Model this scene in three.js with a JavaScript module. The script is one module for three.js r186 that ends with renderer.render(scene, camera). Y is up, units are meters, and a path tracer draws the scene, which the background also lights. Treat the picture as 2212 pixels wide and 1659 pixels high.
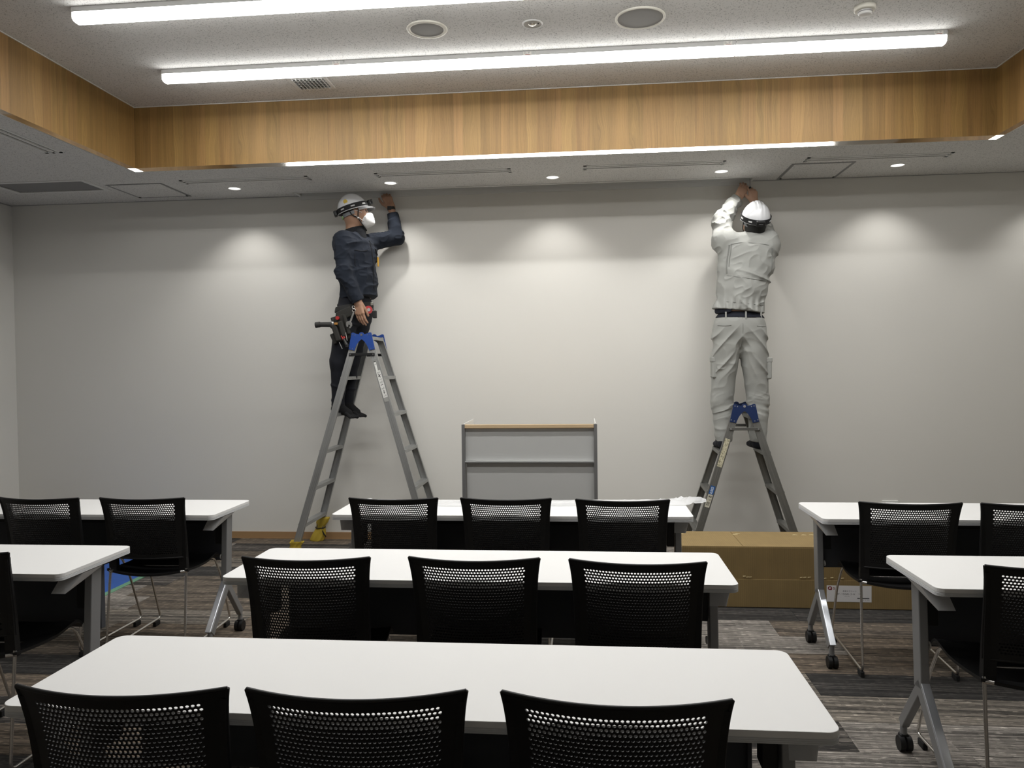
import * as THREE from 'three';
import { mergeGeometries } from 'three/addons/utils/BufferGeometryUtils.js';
import { RoundedBoxGeometry } from 'three/addons/geometries/RoundedBoxGeometry.js';
import { RectAreaLightUniformsLib } from 'three/addons/lights/RectAreaLightUniformsLib.js';
import { Brush, Evaluator, SUBTRACTION } from 'three-bvh-csg';

// ---------------------------------------------------------------- camera, light, exposure
const scene = new THREE.Scene();
scene.background = new THREE.Color(0x000000);
const renderer = new THREE.WebGLRenderer({ antialias: true });
renderer.toneMapping = THREE.LinearToneMapping;
renderer.toneMappingExposure = 1.03;
renderer.shadowMap.enabled = true;
RectAreaLightUniformsLib.init();
const D2R = Math.PI / 180;
const camera = new THREE.PerspectiveCamera(52.722, 2212 / 1659, 0.05, 60);
camera.position.set(0, 1.4536, 0);
camera.rotation.order = 'YXZ';
camera.rotation.set(-1.2693 * D2R, 5.4702 * D2R, -0.6858 * D2R);
scene.add(camera);

const LIGHT_ROWS = [-4.845, -3.965, -2.66];      // linear ceiling lights, as z
const LINEAR_PANEL = 35.0;                         // area light under each diffuser
const LINEAR_GLOW = 9.5;                           // glow of the diffuser itself
const LINEAR_COLOR = new THREE.Color().setRGB(1.0, 0.99, 0.97);
const DOWN_INTENSITY = 1.9;
const DOWN_COLOR = new THREE.Color().setRGB(1.0, 0.975, 0.94);

// ---------------------------------------------------------------- helpers
let seed = 20240611;
const rnd = () => { seed = (seed * 1664525 + 1013904223) >>> 0; return seed / 4294967296; };
const clamp = (x, a, b) => x < a ? a : x > b ? b : x;
const mix = (a, b, t) => a + (b - a) * t;
const sst = (a, b, x) => { const t = clamp((x - a) / (b - a), 0, 1); return t * t * (3 - 2 * t); };
const V = (x, y, z) => new THREE.Vector3(x, y, z);
function hash2(ix, iy, s = 0) { let h = (ix * 374761393 + iy * 668265263 + s * 2147483647 + 1013) | 0; h = Math.imul(h ^ (h >>> 13), 1274126177); h ^= h >>> 16; return (h >>> 0) / 4294967296; }
function hash3(x, y, z) { return hash2(x + z * 57, y + z * 131, z); }
function vnoise(x, y, s = 0) { const ix = Math.floor(x), iy = Math.floor(y), fx = x - ix, fy = y - iy, u = fx * fx * (3 - 2 * fx), v = fy * fy * (3 - 2 * fy); return mix(mix(hash2(ix, iy, s), hash2(ix + 1, iy, s), u), mix(hash2(ix, iy + 1, s), hash2(ix + 1, iy + 1, s), u), v); }
function pnoise(x, y, px, py, s = 0) { const ix = Math.floor(x), iy = Math.floor(y), fx = x - ix, fy = y - iy, u = fx * fx * (3 - 2 * fx), v = fy * fy * (3 - 2 * fy), m = (a, n) => ((a % n) + n) % n; const A = m(ix, px), B = m(ix + 1, px), C = m(iy, py), D = m(iy + 1, py); return mix(mix(hash2(A, C, s), hash2(B, C, s), u), mix(hash2(A, D, s), hash2(B, D, s), u), v); }
function n3(x, y, z) { const ix = Math.floor(x), iy = Math.floor(y), iz = Math.floor(z); let fx = x - ix, fy = y - iy, fz = z - iz; fx = fx * fx * (3 - 2 * fx); fy = fy * fy * (3 - 2 * fy); fz = fz * fz * (3 - 2 * fz); const L = (k) => mix(mix(hash3(ix, iy, iz + k), hash3(ix + 1, iy, iz + k), fx), mix(hash3(ix, iy + 1, iz + k), hash3(ix + 1, iy + 1, iz + k), fx), fy); return mix(L(0), L(1), fz) * 2 - 1; }

function tex(w, h, fn, { srgb = true, rep = [1, 1] } = {}) {
  const d = new Uint8Array(w * h * 4), c = [0, 0, 0];
  for (let y = 0; y < h; y++) for (let x = 0; x < w; x++) { fn(x, y, c); const i = (y * w + x) * 4; d[i] = clamp(c[0], 0, 255); d[i + 1] = clamp(c[1], 0, 255); d[i + 2] = clamp(c[2], 0, 255); d[i + 3] = 255; }
  const t = new THREE.DataTexture(d, w, h); t.magFilter = THREE.LinearFilter; t.minFilter = THREE.LinearMipmapLinearFilter; t.generateMipmaps = true;
  t.wrapS = t.wrapT = THREE.RepeatWrapping; if (srgb) t.colorSpace = THREE.SRGBColorSpace; t.repeat.set(1 / rep[0], 1 / rep[1]); t.needsUpdate = true; return t;
}
const std = (o) => new THREE.MeshStandardMaterial(o);
const phys = (o) => new THREE.MeshPhysicalMaterial(o);
const rgb = (r, g, b) => new THREE.Color().setRGB(r, g, b);

const used = new Map();
function numbered(name) { const k = used.get(name) || 0; used.set(name, k + 1); return k ? name + '_' + String(k).padStart(3, '0') : name; }
function sh(m) { m.castShadow = m.receiveShadow = true; return m; }
function thing(name, label, category, pos = [0, 0, 0], turn = 0, group) { const o = new THREE.Group(); o.name = numbered(name); o.position.set(...pos); o.rotation.y = turn; o.userData = { label, category }; if (group) o.userData.group = group; scene.add(o); return o; }
function part(name, geos, m, parent, label) { const g = Array.isArray(geos) ? merge(geos) : geos; const o = sh(new THREE.Mesh(g, m)); o.name = name; if (label) o.userData.label = label; parent.add(o); return o; }
function single(name, label, category, geos, m, pos, turn, group) { const g = Array.isArray(geos) ? merge(geos) : geos; const o = sh(new THREE.Mesh(g, m)); o.name = numbered(name); o.userData = { label, category }; if (group) o.userData.group = group; if (pos) o.position.set(...pos); if (turn) o.rotation.y = turn; scene.add(o); return o; }
function struct(name, geos, m, label) { const g = Array.isArray(geos) ? merge(geos) : geos; const o = sh(new THREE.Mesh(g, m)); o.name = name; o.userData = { kind: 'structure', label, category: name.split('_')[0] }; scene.add(o); return o; }
function structGroup(name, label) { const o = new THREE.Group(); o.name = name; o.userData = { kind: 'structure', label, category: name.split('_')[0] }; scene.add(o); return o; }
function dup(root, pos, turn, label) { const r = root.clone(); r.name = numbered(root.name.replace(/_\d{3}$/, '')); r.userData = { ...root.userData, label }; r.position.set(...pos); r.rotation.y = turn; scene.add(r); return r; }
function merge(list) { const L = list.map((g) => { let q = g.index ? g.toNonIndexed() : g; for (const k of Object.keys(q.attributes)) if (!['position', 'normal', 'uv'].includes(k)) q.deleteAttribute(k); if (!q.attributes.uv) q.setAttribute('uv', new THREE.BufferAttribute(new Float32Array(q.attributes.position.count * 2), 2)); if (!q.attributes.normal) q.computeVertexNormals(); return q; }); return L.length === 1 ? L[0] : mergeGeometries(L, false); }
const bx = (w, h, d, x = 0, y = 0, z = 0) => new THREE.BoxGeometry(w, h, d).translate(x, y, z);
const span = (x0, x1, y0, y1, z0, z1) => bx(x1 - x0, y1 - y0, z1 - z0, (x0 + x1) / 2, (y0 + y1) / 2, (z0 + z1) / 2);
const rbx = (w, h, d, r, x = 0, y = 0, z = 0, seg = 2) => new RoundedBoxGeometry(w, h, d, seg, r).translate(x, y, z);
const cyl = (r0, r1, h, x = 0, y = 0, z = 0, n = 24) => new THREE.CylinderGeometry(r0, r1, h, n).translate(x, y, z);
const lathe = (pts, n = 32) => new THREE.LatheGeometry(pts.map((p) => new THREE.Vector2(p[0], p[1])), n);
// uv in metres taken from the dominant direction of each face (real-world sized patterns)
function boxUV(g, ax) { const q = g.index ? g.toNonIndexed() : g; const p = q.attributes.position, n = q.attributes.normal, uv = new Float32Array(p.count * 2); for (let i = 0; i < p.count; i++) { const a = Math.abs(n.getX(i)), b = Math.abs(n.getY(i)), c = Math.abs(n.getZ(i)); let u, v; if (ax === 'y' || (!ax && b >= a && b >= c)) { u = p.getX(i); v = p.getZ(i); } else if (a > c) { u = p.getZ(i); v = p.getY(i); } else { u = p.getX(i); v = p.getY(i); } uv[i * 2] = u; uv[i * 2 + 1] = v; } q.setAttribute('uv', new THREE.BufferAttribute(uv, 2)); return q; }
// bar of rectangular section from a to b
function bar(a, b, w, d, up = V(0, 0, 1), r = 0) { const A = V(...a), B = V(...b), dir = B.clone().sub(A), L = dir.length(); dir.normalize(); const xx = new THREE.Vector3().crossVectors(dir, up).normalize(), zz = new THREE.Vector3().crossVectors(xx, dir); const g = r ? new RoundedBoxGeometry(w, L, d, 2, r) : new THREE.BoxGeometry(w, L, d); const m = new THREE.Matrix4().makeBasis(xx, dir, zz).setPosition(A.add(B).multiplyScalar(0.5)); return g.applyMatrix4(m); }
function rod(a, b, r0, r1 = r0, n = 16) { const A = V(...a), B = V(...b), dir = B.clone().sub(A), L = dir.length(); const q = new THREE.Quaternion().setFromUnitVectors(V(0, 1, 0), dir.normalize()); return new THREE.CylinderGeometry(r1, r0, L, n).applyQuaternion(q).translate(...A.add(B).multiplyScalar(0.5).toArray()); }
// tube through points with rounded bends
function wire(pts, r, bend = 0.03, n = 10) { const P = pts.map((p) => V(...p)); const path = new THREE.CurvePath(); let cur = P[0].clone(); let len = 0; for (let i = 1; i < P.length; i++) { if (i < P.length - 1) { const a = P[i].clone().sub(P[i - 1]), b = P[i + 1].clone().sub(P[i]); const k = Math.min(bend, a.length() * 0.45, b.length() * 0.45); const s = P[i].clone().sub(a.normalize().multiplyScalar(k)), e = P[i].clone().add(b.normalize().multiplyScalar(k)); path.add(new THREE.LineCurve3(cur, s)); path.add(new THREE.QuadraticBezierCurve3(s, P[i].clone(), e)); cur = e; } else path.add(new THREE.LineCurve3(cur, P[i])); }
  const samples = []; for (const c of path.curves) { const k = c.isLineCurve3 ? 1 : 6; for (let i = 0; i < k; i++) samples.push(c.getPoint(i / k)); } samples.push(P[P.length - 1].clone());
  return sweep(samples, r, n); }
function sweep(S, r, n = 10) { const pos = [], nor = [], idx = []; let N = null; for (let i = 0; i < S.length; i++) { const t = S[Math.min(i + 1, S.length - 1)].clone().sub(S[Math.max(i - 1, 0)]).normalize(); if (!N) { N = Math.abs(t.y) < 0.9 ? V(0, 1, 0) : V(1, 0, 0); } N.sub(t.clone().multiplyScalar(N.dot(t))).normalize(); const B = new THREE.Vector3().crossVectors(t, N); const rr = typeof r === 'function' ? r(i / (S.length - 1)) : r; for (let k = 0; k <= n; k++) { const a = k / n * Math.PI * 2, c = Math.cos(a), s = Math.sin(a); const d = V(N.x * c + B.x * s, N.y * c + B.y * s, N.z * c + B.z * s); pos.push(S[i].x + d.x * rr, S[i].y + d.y * rr, S[i].z + d.z * rr); nor.push(d.x, d.y, d.z); } }
  for (let i = 0; i < S.length - 1; i++) for (let k = 0; k < n; k++) { const a = i * (n + 1) + k, b = a + n + 1; idx.push(a, a + 1, b, b, a + 1, b + 1); }
  const cap = (i, flip) => { const c = pos.length / 3; pos.push(S[i].x, S[i].y, S[i].z); const t = S[Math.min(i + 1, S.length - 1)].clone().sub(S[Math.max(i - 1, 0)]).normalize().multiplyScalar(flip ? -1 : 1); nor.push(t.x, t.y, t.z); for (let k = 0; k < n; k++) { const a = i * (n + 1) + k; flip ? idx.push(c, a + 1, a) : idx.push(c, a, a + 1); } };
  cap(0, true); cap(S.length - 1, false);
  const g = new THREE.BufferGeometry(); g.setAttribute('position', new THREE.Float32BufferAttribute(pos, 3)); g.setAttribute('normal', new THREE.Float32BufferAttribute(nor, 3)); g.setIndex(idx); return g; }
function extrude(pts, depth, bevel = 0, holes = []) { const s = new THREE.Shape(pts.map((p) => new THREE.Vector2(p[0], p[1]))); for (const h of holes) s.holes.push(new THREE.Path(h.map((p) => new THREE.Vector2(p[0], p[1])))); return new THREE.ExtrudeGeometry(s, { depth, bevelEnabled: bevel > 0, bevelSize: bevel, bevelThickness: bevel, bevelSegments: 2, curveSegments: 12 }); }
function rrect(x0, x1, y0, y1, r, n = 6) { const o = []; const c = [[x1 - r, y0 + r, -90], [x1 - r, y1 - r, 0], [x0 + r, y1 - r, 90], [x0 + r, y0 + r, 180]]; for (const [cx, cy, a0] of c) for (let i = 0; i <= n; i++) { const a = (a0 + 90 * i / n) * D2R; o.push([cx + r * Math.cos(a), cy + r * Math.sin(a)]); } return o; }
const canvasTex = (w, h, draw) => { const c = document.createElement('canvas'); c.width = w; c.height = h; draw(c.getContext('2d'), w, h); const t = new THREE.CanvasTexture(c); t.colorSpace = THREE.SRGBColorSpace; return t; };

// ---------------------------------------------------------------- shared materials
const M = {};
M.wall = std({ color: rgb(0.73, 0.717, 0.674), roughness: 0.92, bumpMap: tex(256, 256, (x, y, c) => { c[0] = c[1] = c[2] = 120 + 90 * hash2(x, y, 3) * pnoise(x / 4, y / 4, 64, 64, 1); }, { srgb: false, rep: [0.3, 0.3] }), bumpScale: 0.0002 });
{
  // rock-wool ceiling board: pale ground with short dark pits
  const N = 1024, base = new Float32Array(N * N).fill(1); let s0 = 77; const r2 = () => { s0 = (s0 * 1664525 + 1013904223) >>> 0; return s0 / 4294967296; };
  for (let k = 0; k < 4200; k++) { let x = r2() * N, y = r2() * N, a = r2() * 6.283; const L = 3 + r2() * 9, dk = 0.05 + r2() * 0.5; for (let i = 0; i < L; i++) { a += (r2() - 0.5) * 0.7; x += Math.cos(a); y += Math.sin(a); const ix = ((x | 0) + N) % N, iy = ((y | 0) + N) % N; base[iy * N + ix] = Math.min(base[iy * N + ix], dk); for (const [ox, oy] of [[1, 0], [0, 1], [1, 1]]) if (r2() > 0.25) { const q = ((iy + oy) % N) * N + (ix + ox) % N; base[q] = Math.min(base[q], dk + 0.15); } } }
  const f = (x, y, c) => { const b = base[y * N + x], g = 0.97 + 0.03 * hash2(x, y, 9); const q = (0.50 + 0.50 * b) * g; c[0] = 222 * q; c[1] = 221 * q; c[2] = 218 * q; };
  M.ceiling = std({ map: tex(N, N, f, { rep: [0.9, 0.9] }), roughness: 0.95, bumpMap: tex(N, N, (x, y, c) => { c[0] = c[1] = c[2] = 255 * base[y * N + x]; }, { srgb: false, rep: [0.9, 0.9] }), bumpScale: 0.0012 });
}
{
  // oak-print veneer: vertical strips of differing tone, fine upright grain
  const W = 2048, H = 512, edges = []; let x = 0, s0 = 5; const r2 = () => { s0 = (s0 * 1664525 + 1013904223) >>> 0; return s0 / 4294967296; };
  while (x < W) { const w = 34 + r2() * 90; edges.push([x, Math.min(W, x + w), r2(), r2() * 40, r2()]); x += w; }
  edges[edges.length - 1][1] = W; const at = new Int16Array(W); edges.forEach((e, i) => { for (let k = Math.floor(e[0]); k < e[1] && k < W; k++) at[k] = i; });
  M.wood = std({ map: tex(W, H, (px, py, c) => {
    const e = edges[at[px]], v = py / H, warp = 6 * (vnoise(px / 90 + e[3], v * 2.2 + e[3], 4) - 0.5) + 3 * (vnoise(px / 24, v * 5, 8) - 0.5) * (e[4] > 0.55 ? 3 : 1), gx = px + warp * 2.5;
    const fine = vnoise(gx / 1.7, v * 3 + e[3], 11) * 0.55 + vnoise(gx / 4.2, v * 1.4 + e[3], 12) * 0.45, broad = vnoise(gx / 22, v * 0.8 + e[3] * 2, 13), pore = hash2(px, py >> 4, 21) > 0.93 ? 1 : 0;
    const t = 0.84 + 0.13 * e[2] + 0.13 * (broad - 0.5) + 0.17 * (fine - 0.5) - 0.05 * pore + 0.02 * (hash2(px, py, 5) - 0.5);
    c[0] = 155 * t; c[1] = (121 + 4 * e[4]) * t - 2; c[2] = (70 + 5 * e[2]) * t - 4;
  }, { rep: [2.6, 0.62] }), roughness: 0.55 });
}
M.alu = std({ color: rgb(0.62, 0.62, 0.61), metalness: 1, roughness: 0.38 });
M.trimAlu = std({ color: rgb(0.80, 0.78, 0.74), metalness: 1, roughness: 0.07 });
M.whitePlastic = std({ color: rgb(0.78, 0.78, 0.76), roughness: 0.45 });
M.whiteMetal = std({ color: rgb(0.72, 0.72, 0.70), roughness: 0.5 });
M.darkVoid = std({ color: rgb(0.012, 0.012, 0.012), roughness: 0.9 });
M.frameGrey = std({ color: rgb(0.30, 0.30, 0.30), roughness: 0.5, metalness: 0.3 });
M.chrome = std({ color: rgb(0.74, 0.72, 0.69), metalness: 1, roughness: 0.27 });
M.black = std({ color: rgb(0.0052, 0.0054, 0.006), roughness: 0.52 });
M.blackSoft = std({ color: rgb(0.01, 0.01, 0.011), roughness: 0.75 });
M.rubber = std({ color: rgb(0.012, 0.012, 0.012), roughness: 0.85 });

// ---------------------------------------------------------------- room shell
const XL = -5.035, XR = 4.46, ZW = -6.427, ZB = 2.6, HC = 2.927, HT = 3.399, CXL = -3.301, CXR = 2.732, CZ = -5.471, CZB = 1.2;
struct('wall_front', boxUV(span(XL - 0.1, XR + 0.1, 0, HC + 0.3, ZW - 0.12, ZW)), M.wall, 'pale off-white front wall behind the two ladders');
struct('wall_left', boxUV(span(XL - 0.12, XL, 0, HC + 0.1, ZW, ZB)), M.wall, 'pale off-white side wall at the left edge');
struct('wall_right', boxUV(span(XR, XR + 0.12, 0, HC + 0.1, ZW, ZB)), M.wall, 'pale off-white side wall beyond the right tables');
struct('wall_back', boxUV(span(XL - 0.1, XR + 0.1, 0, HC + 0.1, ZB, ZB + 0.12)), M.wall, 'pale off-white back wall of the meeting room');
const baseboardMat = std({ color: rgb(0.36, 0.22, 0.105), roughness: 0.6 });
struct('baseboard_front', [span(XL, XR, 0, 0.058, ZW, ZW + 0.007), span(XL, XR, 0, 0.008, ZW, ZW + 0.012)], baseboardMat, 'tan vinyl baseboard along the front wall');
struct('baseboard_left', [span(XL, XL + 0.007, 0, 0.058, ZW, ZB)], baseboardMat, 'tan vinyl baseboard along the left wall');
struct('baseboard_right', [span(XR - 0.007, XR, 0, 0.058, ZW, ZB)], baseboardMat, 'tan vinyl baseboard along the right wall');

// raised ceiling: boards laid edge to edge where they can be told apart, one slab further back
{
  const c = structGroup('ceiling', 'white speckled raised ceiling of rock-wool boards');
  const bw = (CXR - CXL) / 10, bd = 0.303, g = rbx(bw - 0.0006, 0.012, bd - 0.0006, 0.0005, 0, 0, 0, 1);
  const zs = -3.35; let n = 0; const vars = [];
  for (let k = 0; k < 6; k++) { const q = boxUV(g.clone()); const uv = q.attributes.uv; for (let i = 0; i < uv.count; i++) uv.setXY(i, uv.getX(i) + k * 0.37, uv.getY(i) + k * 0.53); vars.push(q); }
  const evc = new Evaluator(); evc.useGroups = false; evc.attributes = ['position', 'normal', 'uv'];
  const D = { x0: -1.949, x1: -1.725, z0: -5.244, z1: -5.056 }, open = () => { const q = new Brush(span(D.x0, D.x1, HT - 0.1, HT + 0.24, D.z0, D.z1)); q.updateMatrixWorld(); return q; };
  const pierce = (g) => { const q = new Brush(g); q.updateMatrixWorld(); return evc.evaluate(q, open(), SUBTRACTION).geometry; };
  for (let z = CZ; z < zs - 0.05; z += bd) for (let i = 0; i < 10; i++) {
    const x = CXL + bw * (i + 0.5), zc = z + bd / 2, hit = x + bw / 2 > D.x0 && x - bw / 2 < D.x1 && zc + bd / 2 > D.z0 && zc - bd / 2 < D.z1; let gg = vars[(n * 5 + i) % 6]; n++;
    if (hit) gg = pierce(gg.clone().translate(x, HT + 0.006, zc)).translate(-x, -HT - 0.006, -zc);
    const m = sh(new THREE.Mesh(gg, M.ceiling)); m.name = 'ceiling_board'; m.position.set(x, HT + 0.006, zc); c.add(m);
  }
  const zEnd = CZ + Math.ceil((zs - 0.05 - CZ) / bd) * bd;
  part('ceiling_slab', [boxUV(span(CXL, CXR, HT, HT + 0.012, zEnd, CZB)), pierce(span(CXL - 0.1, CXR + 0.1, HT + 0.0125, HT + 0.3, CZ - 0.1, CZB + 0.1))], M.ceiling, c);
}
// lowered soffit round the recess, with real openings cut for the lights, slots and grilles
{
  const ev = new Evaluator(); ev.useGroups = false; ev.attributes = ['position', 'normal', 'uv'];
  let b = new Brush(span(XL, XR, HC, HC + 0.4, ZW, CZ - 0.012)); b.updateMatrixWorld();
  const cut = (g) => { const q = new Brush(g); q.updateMatrixWorld(); b = ev.evaluate(b, q, SUBTRACTION); };
  cut(span(-2.385, 1.320, HC - 0.05, HC + 0.16, -6.405, -6.300));
  for (const x of [-2.822, -1.533, -0.245, 1.043, 2.332, 3.62]) cut(cyl(0.05, 0.05, 0.24, x, HC + 0.07, -6.075, 32));
  for (const [x0, x1] of [[-3.10, -2.13], [-1.555, -0.57], [0.02, 1.0], [1.62, 2.575]]) for (const z of [-5.795, -5.845]) cut(span(x0, x1, HC - 0.05, HC + 0.22, z - 0.009, z + 0.009));
  cut(span(-4.60, -3.86, HC - 0.05, HC + 0.08, -5.965, -5.665));
  const sm = (g) => boxUV(g, 'y');
  struct('ceiling_front', boxUV(b.geometry), M.ceiling, 'lowered speckled ceiling strip above the front wall with downlights');
  let l = new Brush(span(XL, CXL - 0.012, HC, HC + 0.4, CZ - 0.012, ZB)); l.updateMatrixWorld(); b = l;
  for (const x of [-3.513, -3.563]) cut(span(x - 0.009, x + 0.009, HC - 0.05, HC + 0.22, -4.90, -3.70));
  struct('ceiling_left', boxUV(b.geometry), M.ceiling, 'lowered speckled ceiling strip on the left side');
  struct('ceiling_right', boxUV(span(CXR + 0.012, XR, HC, HC + 0.4, CZ - 0.012, ZB)), M.ceiling, 'lowered speckled ceiling strip on the right side');
  struct('ceiling_back', boxUV(span(CXL - 0.012, CXR + 0.012, HC, HC + 0.4, CZB + 0.012, ZB)), M.ceiling, 'lowered speckled ceiling strip at the back of the room');
}
// oak-print fascia round the recess with its polished metal edge strips
{
  const f = (name, g, label) => struct(name, boxUV(g), M.wood, label);
  const y0 = HC + 0.026, y1 = HT - 0.004;
  const woodUV = (g, off) => { const q = boxUV(g); const uv = q.attributes.uv; for (let i = 0; i < uv.count; i++) uv.setXY(i, uv.getX(i) + off, (uv.getY(i) - y0)); return q; };
  const w1 = structGroup('trim_1', 'oak-print fascia band across the front of the ceiling recess');
  part('fascia_panel', woodUV(span(CXL, CXR, y0, y1, CZ - 0.012, CZ), 0.4), M.wood, w1);
  for (const [a, b] of [[CXL, -1.548], [-1.546, -0.263], [-0.261, 1.02], [1.022, CXR]]) part('edge_strip', bx(b - a, 0.027, 0.012, (a + b) / 2, HC + 0.0125, CZ - 0.003), M.trimAlu, w1);
  const w2 = structGroup('trim_2', 'oak-print fascia band along the left side of the ceiling recess');
  part('fascia_panel', woodUV(span(CXL - 0.012, CXL, y0, y1, CZ, CZB), 1.1), M.wood, w2);
  part('edge_strip', span(CXL - 0.009, CXL + 0.003, HC - 0.001, y0, CZ, CZB), M.trimAlu, w2);
  const w3 = structGroup('trim_3', 'oak-print fascia band along the right side of the ceiling recess');
  part('fascia_panel', woodUV(span(CXR, CXR + 0.012, y0, y1, CZ, CZB), 0.2), M.wood, w3);
  part('edge_strip', span(CXR - 0.003, CXR + 0.009, HC - 0.001, y0, CZ, CZB), M.trimAlu, w3);
  const w4 = structGroup('trim_4', 'oak-print fascia band across the back of the ceiling recess');
  part('fascia_panel', woodUV(span(CXL, CXR, y0, y1, CZB, CZB + 0.012), 0.9), M.wood, w4);
  part('edge_strip', span(CXL, CXR, HC - 0.001, y0, CZB - 0.003, CZB + 0.009), M.trimAlu, w4);
  struct('trim_5', [span(CXL, CXR, y1, HT, CZ, CZ + 0.008), span(CXL, CXL + 0.008, y1, HT, CZ, CZB), span(CXR - 0.008, CXR, y1, HT, CZ, CZB)], M.whiteMetal, 'thin pale metal bead where fascia meets raised ceiling');
  // slim shadow-gap profile where soffit meets the walls
  struct('trim_6', [span(XL, -2.41, HC - 0.004, HC, ZW, ZW + 0.006), span(1.345, XR, HC - 0.004, HC, ZW, ZW + 0.006), span(XL, XL + 0.008, HC - 0.006, HC, ZW, ZB)], std({ color: rgb(0.34, 0.34, 0.33), roughness: 0.7 }), 'thin dark bead between wall and lowered ceiling');
}
// carpet planks, 1 m by 0.25 m, laid staggered
{
  const fl = structGroup('floor', 'striped grey-brown carpet of staggered planks');
  const W = 1024, H = 256, mats = [];
  // tone: [base sRGB, contrast, darkness of the stripes]
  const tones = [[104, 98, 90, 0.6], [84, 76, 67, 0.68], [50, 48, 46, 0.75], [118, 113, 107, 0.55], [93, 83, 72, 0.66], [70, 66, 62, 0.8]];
  tones.forEach((t, k) => {
    const rows = []; let y = 0, s0 = 91 + k * 17; const r2 = () => { s0 = (s0 * 1664525 + 1013904223) >>> 0; return s0 / 4294967296; };
    const line = new Float32Array(H); while (y < H) { const w = 2 + Math.floor(r2() * r2() * 34), v = r2(); for (let i = 0; i < w && y + i < H; i++) line[y + i] = v; y += w; }
    const f = (px, py, c) => {
      const wob = Math.floor(2.2 * (vnoise(px / 60, py / 14, 30 + k) - 0.5) * 2.6), yy = clamp(py + wob, 0, H - 1);
      let v = 0.55 * line[yy] + 0.25 * vnoise(px / 110, py / 4.0, 40 + k) + 0.2 * vnoise(px / 18, py / 1.6, 50 + k);
      if (vnoise(px / 38, py / 2.4, 60 + k) > 0.80) v += 0.5; if (vnoise(px / 90, py / 2.2, 70 + k) > 0.80) v -= 0.4;
      const q = 1 + t[3] * (v - 0.5) * 1.8 + 0.16 * (hash2(px, py, 80 + k) - 0.5);
      c[0] = t[0] * q; c[1] = t[1] * q; c[2] = t[2] * q;
    };
    mats.push(std({ map: tex(W, H, f, { rep: [1, 1] }), roughness: 0.98, bumpMap: k === 0 ? null : null }));
  });
  const g = new THREE.BoxGeometry(0.9985, 0.006, 0.2485), gs = [];
  const uvTop = (off, flip) => { const q = g.clone(), p = q.attributes.position, uv = q.attributes.uv; for (let i = 0; i < p.count; i++) uv.setXY(i, (flip ? -1 : 1) * p.getX(i) + off, (p.getZ(i) + 0.125) / 0.25 * (flip ? -1 : 1)); return q; };
  for (let k = 0; k < 4; k++) gs.push(uvTop(k * 0.29, k % 2));
  const known = { '-2.97': 0.004, '-3.47': 0.01, '-3.72': 0.62, '-3.97': 0.292, '-4.22': 0.015, '-4.47': 0.187, '-4.72': 0.02, '-6.22': 0.02, '-2.72': 0.40 };
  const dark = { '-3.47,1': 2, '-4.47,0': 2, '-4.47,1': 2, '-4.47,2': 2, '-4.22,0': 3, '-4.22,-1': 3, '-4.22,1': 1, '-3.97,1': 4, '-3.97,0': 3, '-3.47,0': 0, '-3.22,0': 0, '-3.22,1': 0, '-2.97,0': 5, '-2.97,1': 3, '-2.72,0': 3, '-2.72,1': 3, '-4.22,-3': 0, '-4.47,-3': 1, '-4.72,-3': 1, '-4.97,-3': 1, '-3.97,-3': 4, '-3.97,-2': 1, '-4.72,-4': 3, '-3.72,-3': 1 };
  for (let k = -8; k < 15; k++) {
    const zf = -2.97 - 0.25 * k, key = zf.toFixed(2), off = known[key] ?? hash2(k, 3, 2); if (zf < ZW + 0.02) continue;
    for (let i = -6; i <= 4; i++) {
      const xa = Math.max(i + off, XL), xb = Math.min(i + off + 1, XR), za = Math.max(zf - 0.25, ZW), x = (xa + xb) / 2; if (xb - xa < 0.03) continue;
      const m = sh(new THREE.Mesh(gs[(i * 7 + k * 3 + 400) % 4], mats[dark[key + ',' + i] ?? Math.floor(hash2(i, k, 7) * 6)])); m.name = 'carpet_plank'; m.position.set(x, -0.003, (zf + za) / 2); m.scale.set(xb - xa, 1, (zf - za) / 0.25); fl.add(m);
    }
  }
  part('subfloor', span(XL - 0.1, XR + 0.1, -0.12, -0.0065, ZW - 0.1, ZB + 0.1), std({ color: rgb(0.05, 0.047, 0.044), roughness: 1 }), fl);
  const back = boxUV(span(XL, XR, -0.006, 0, -0.97, ZB)); part('carpet_field', back, mats[1], fl);
}
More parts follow.
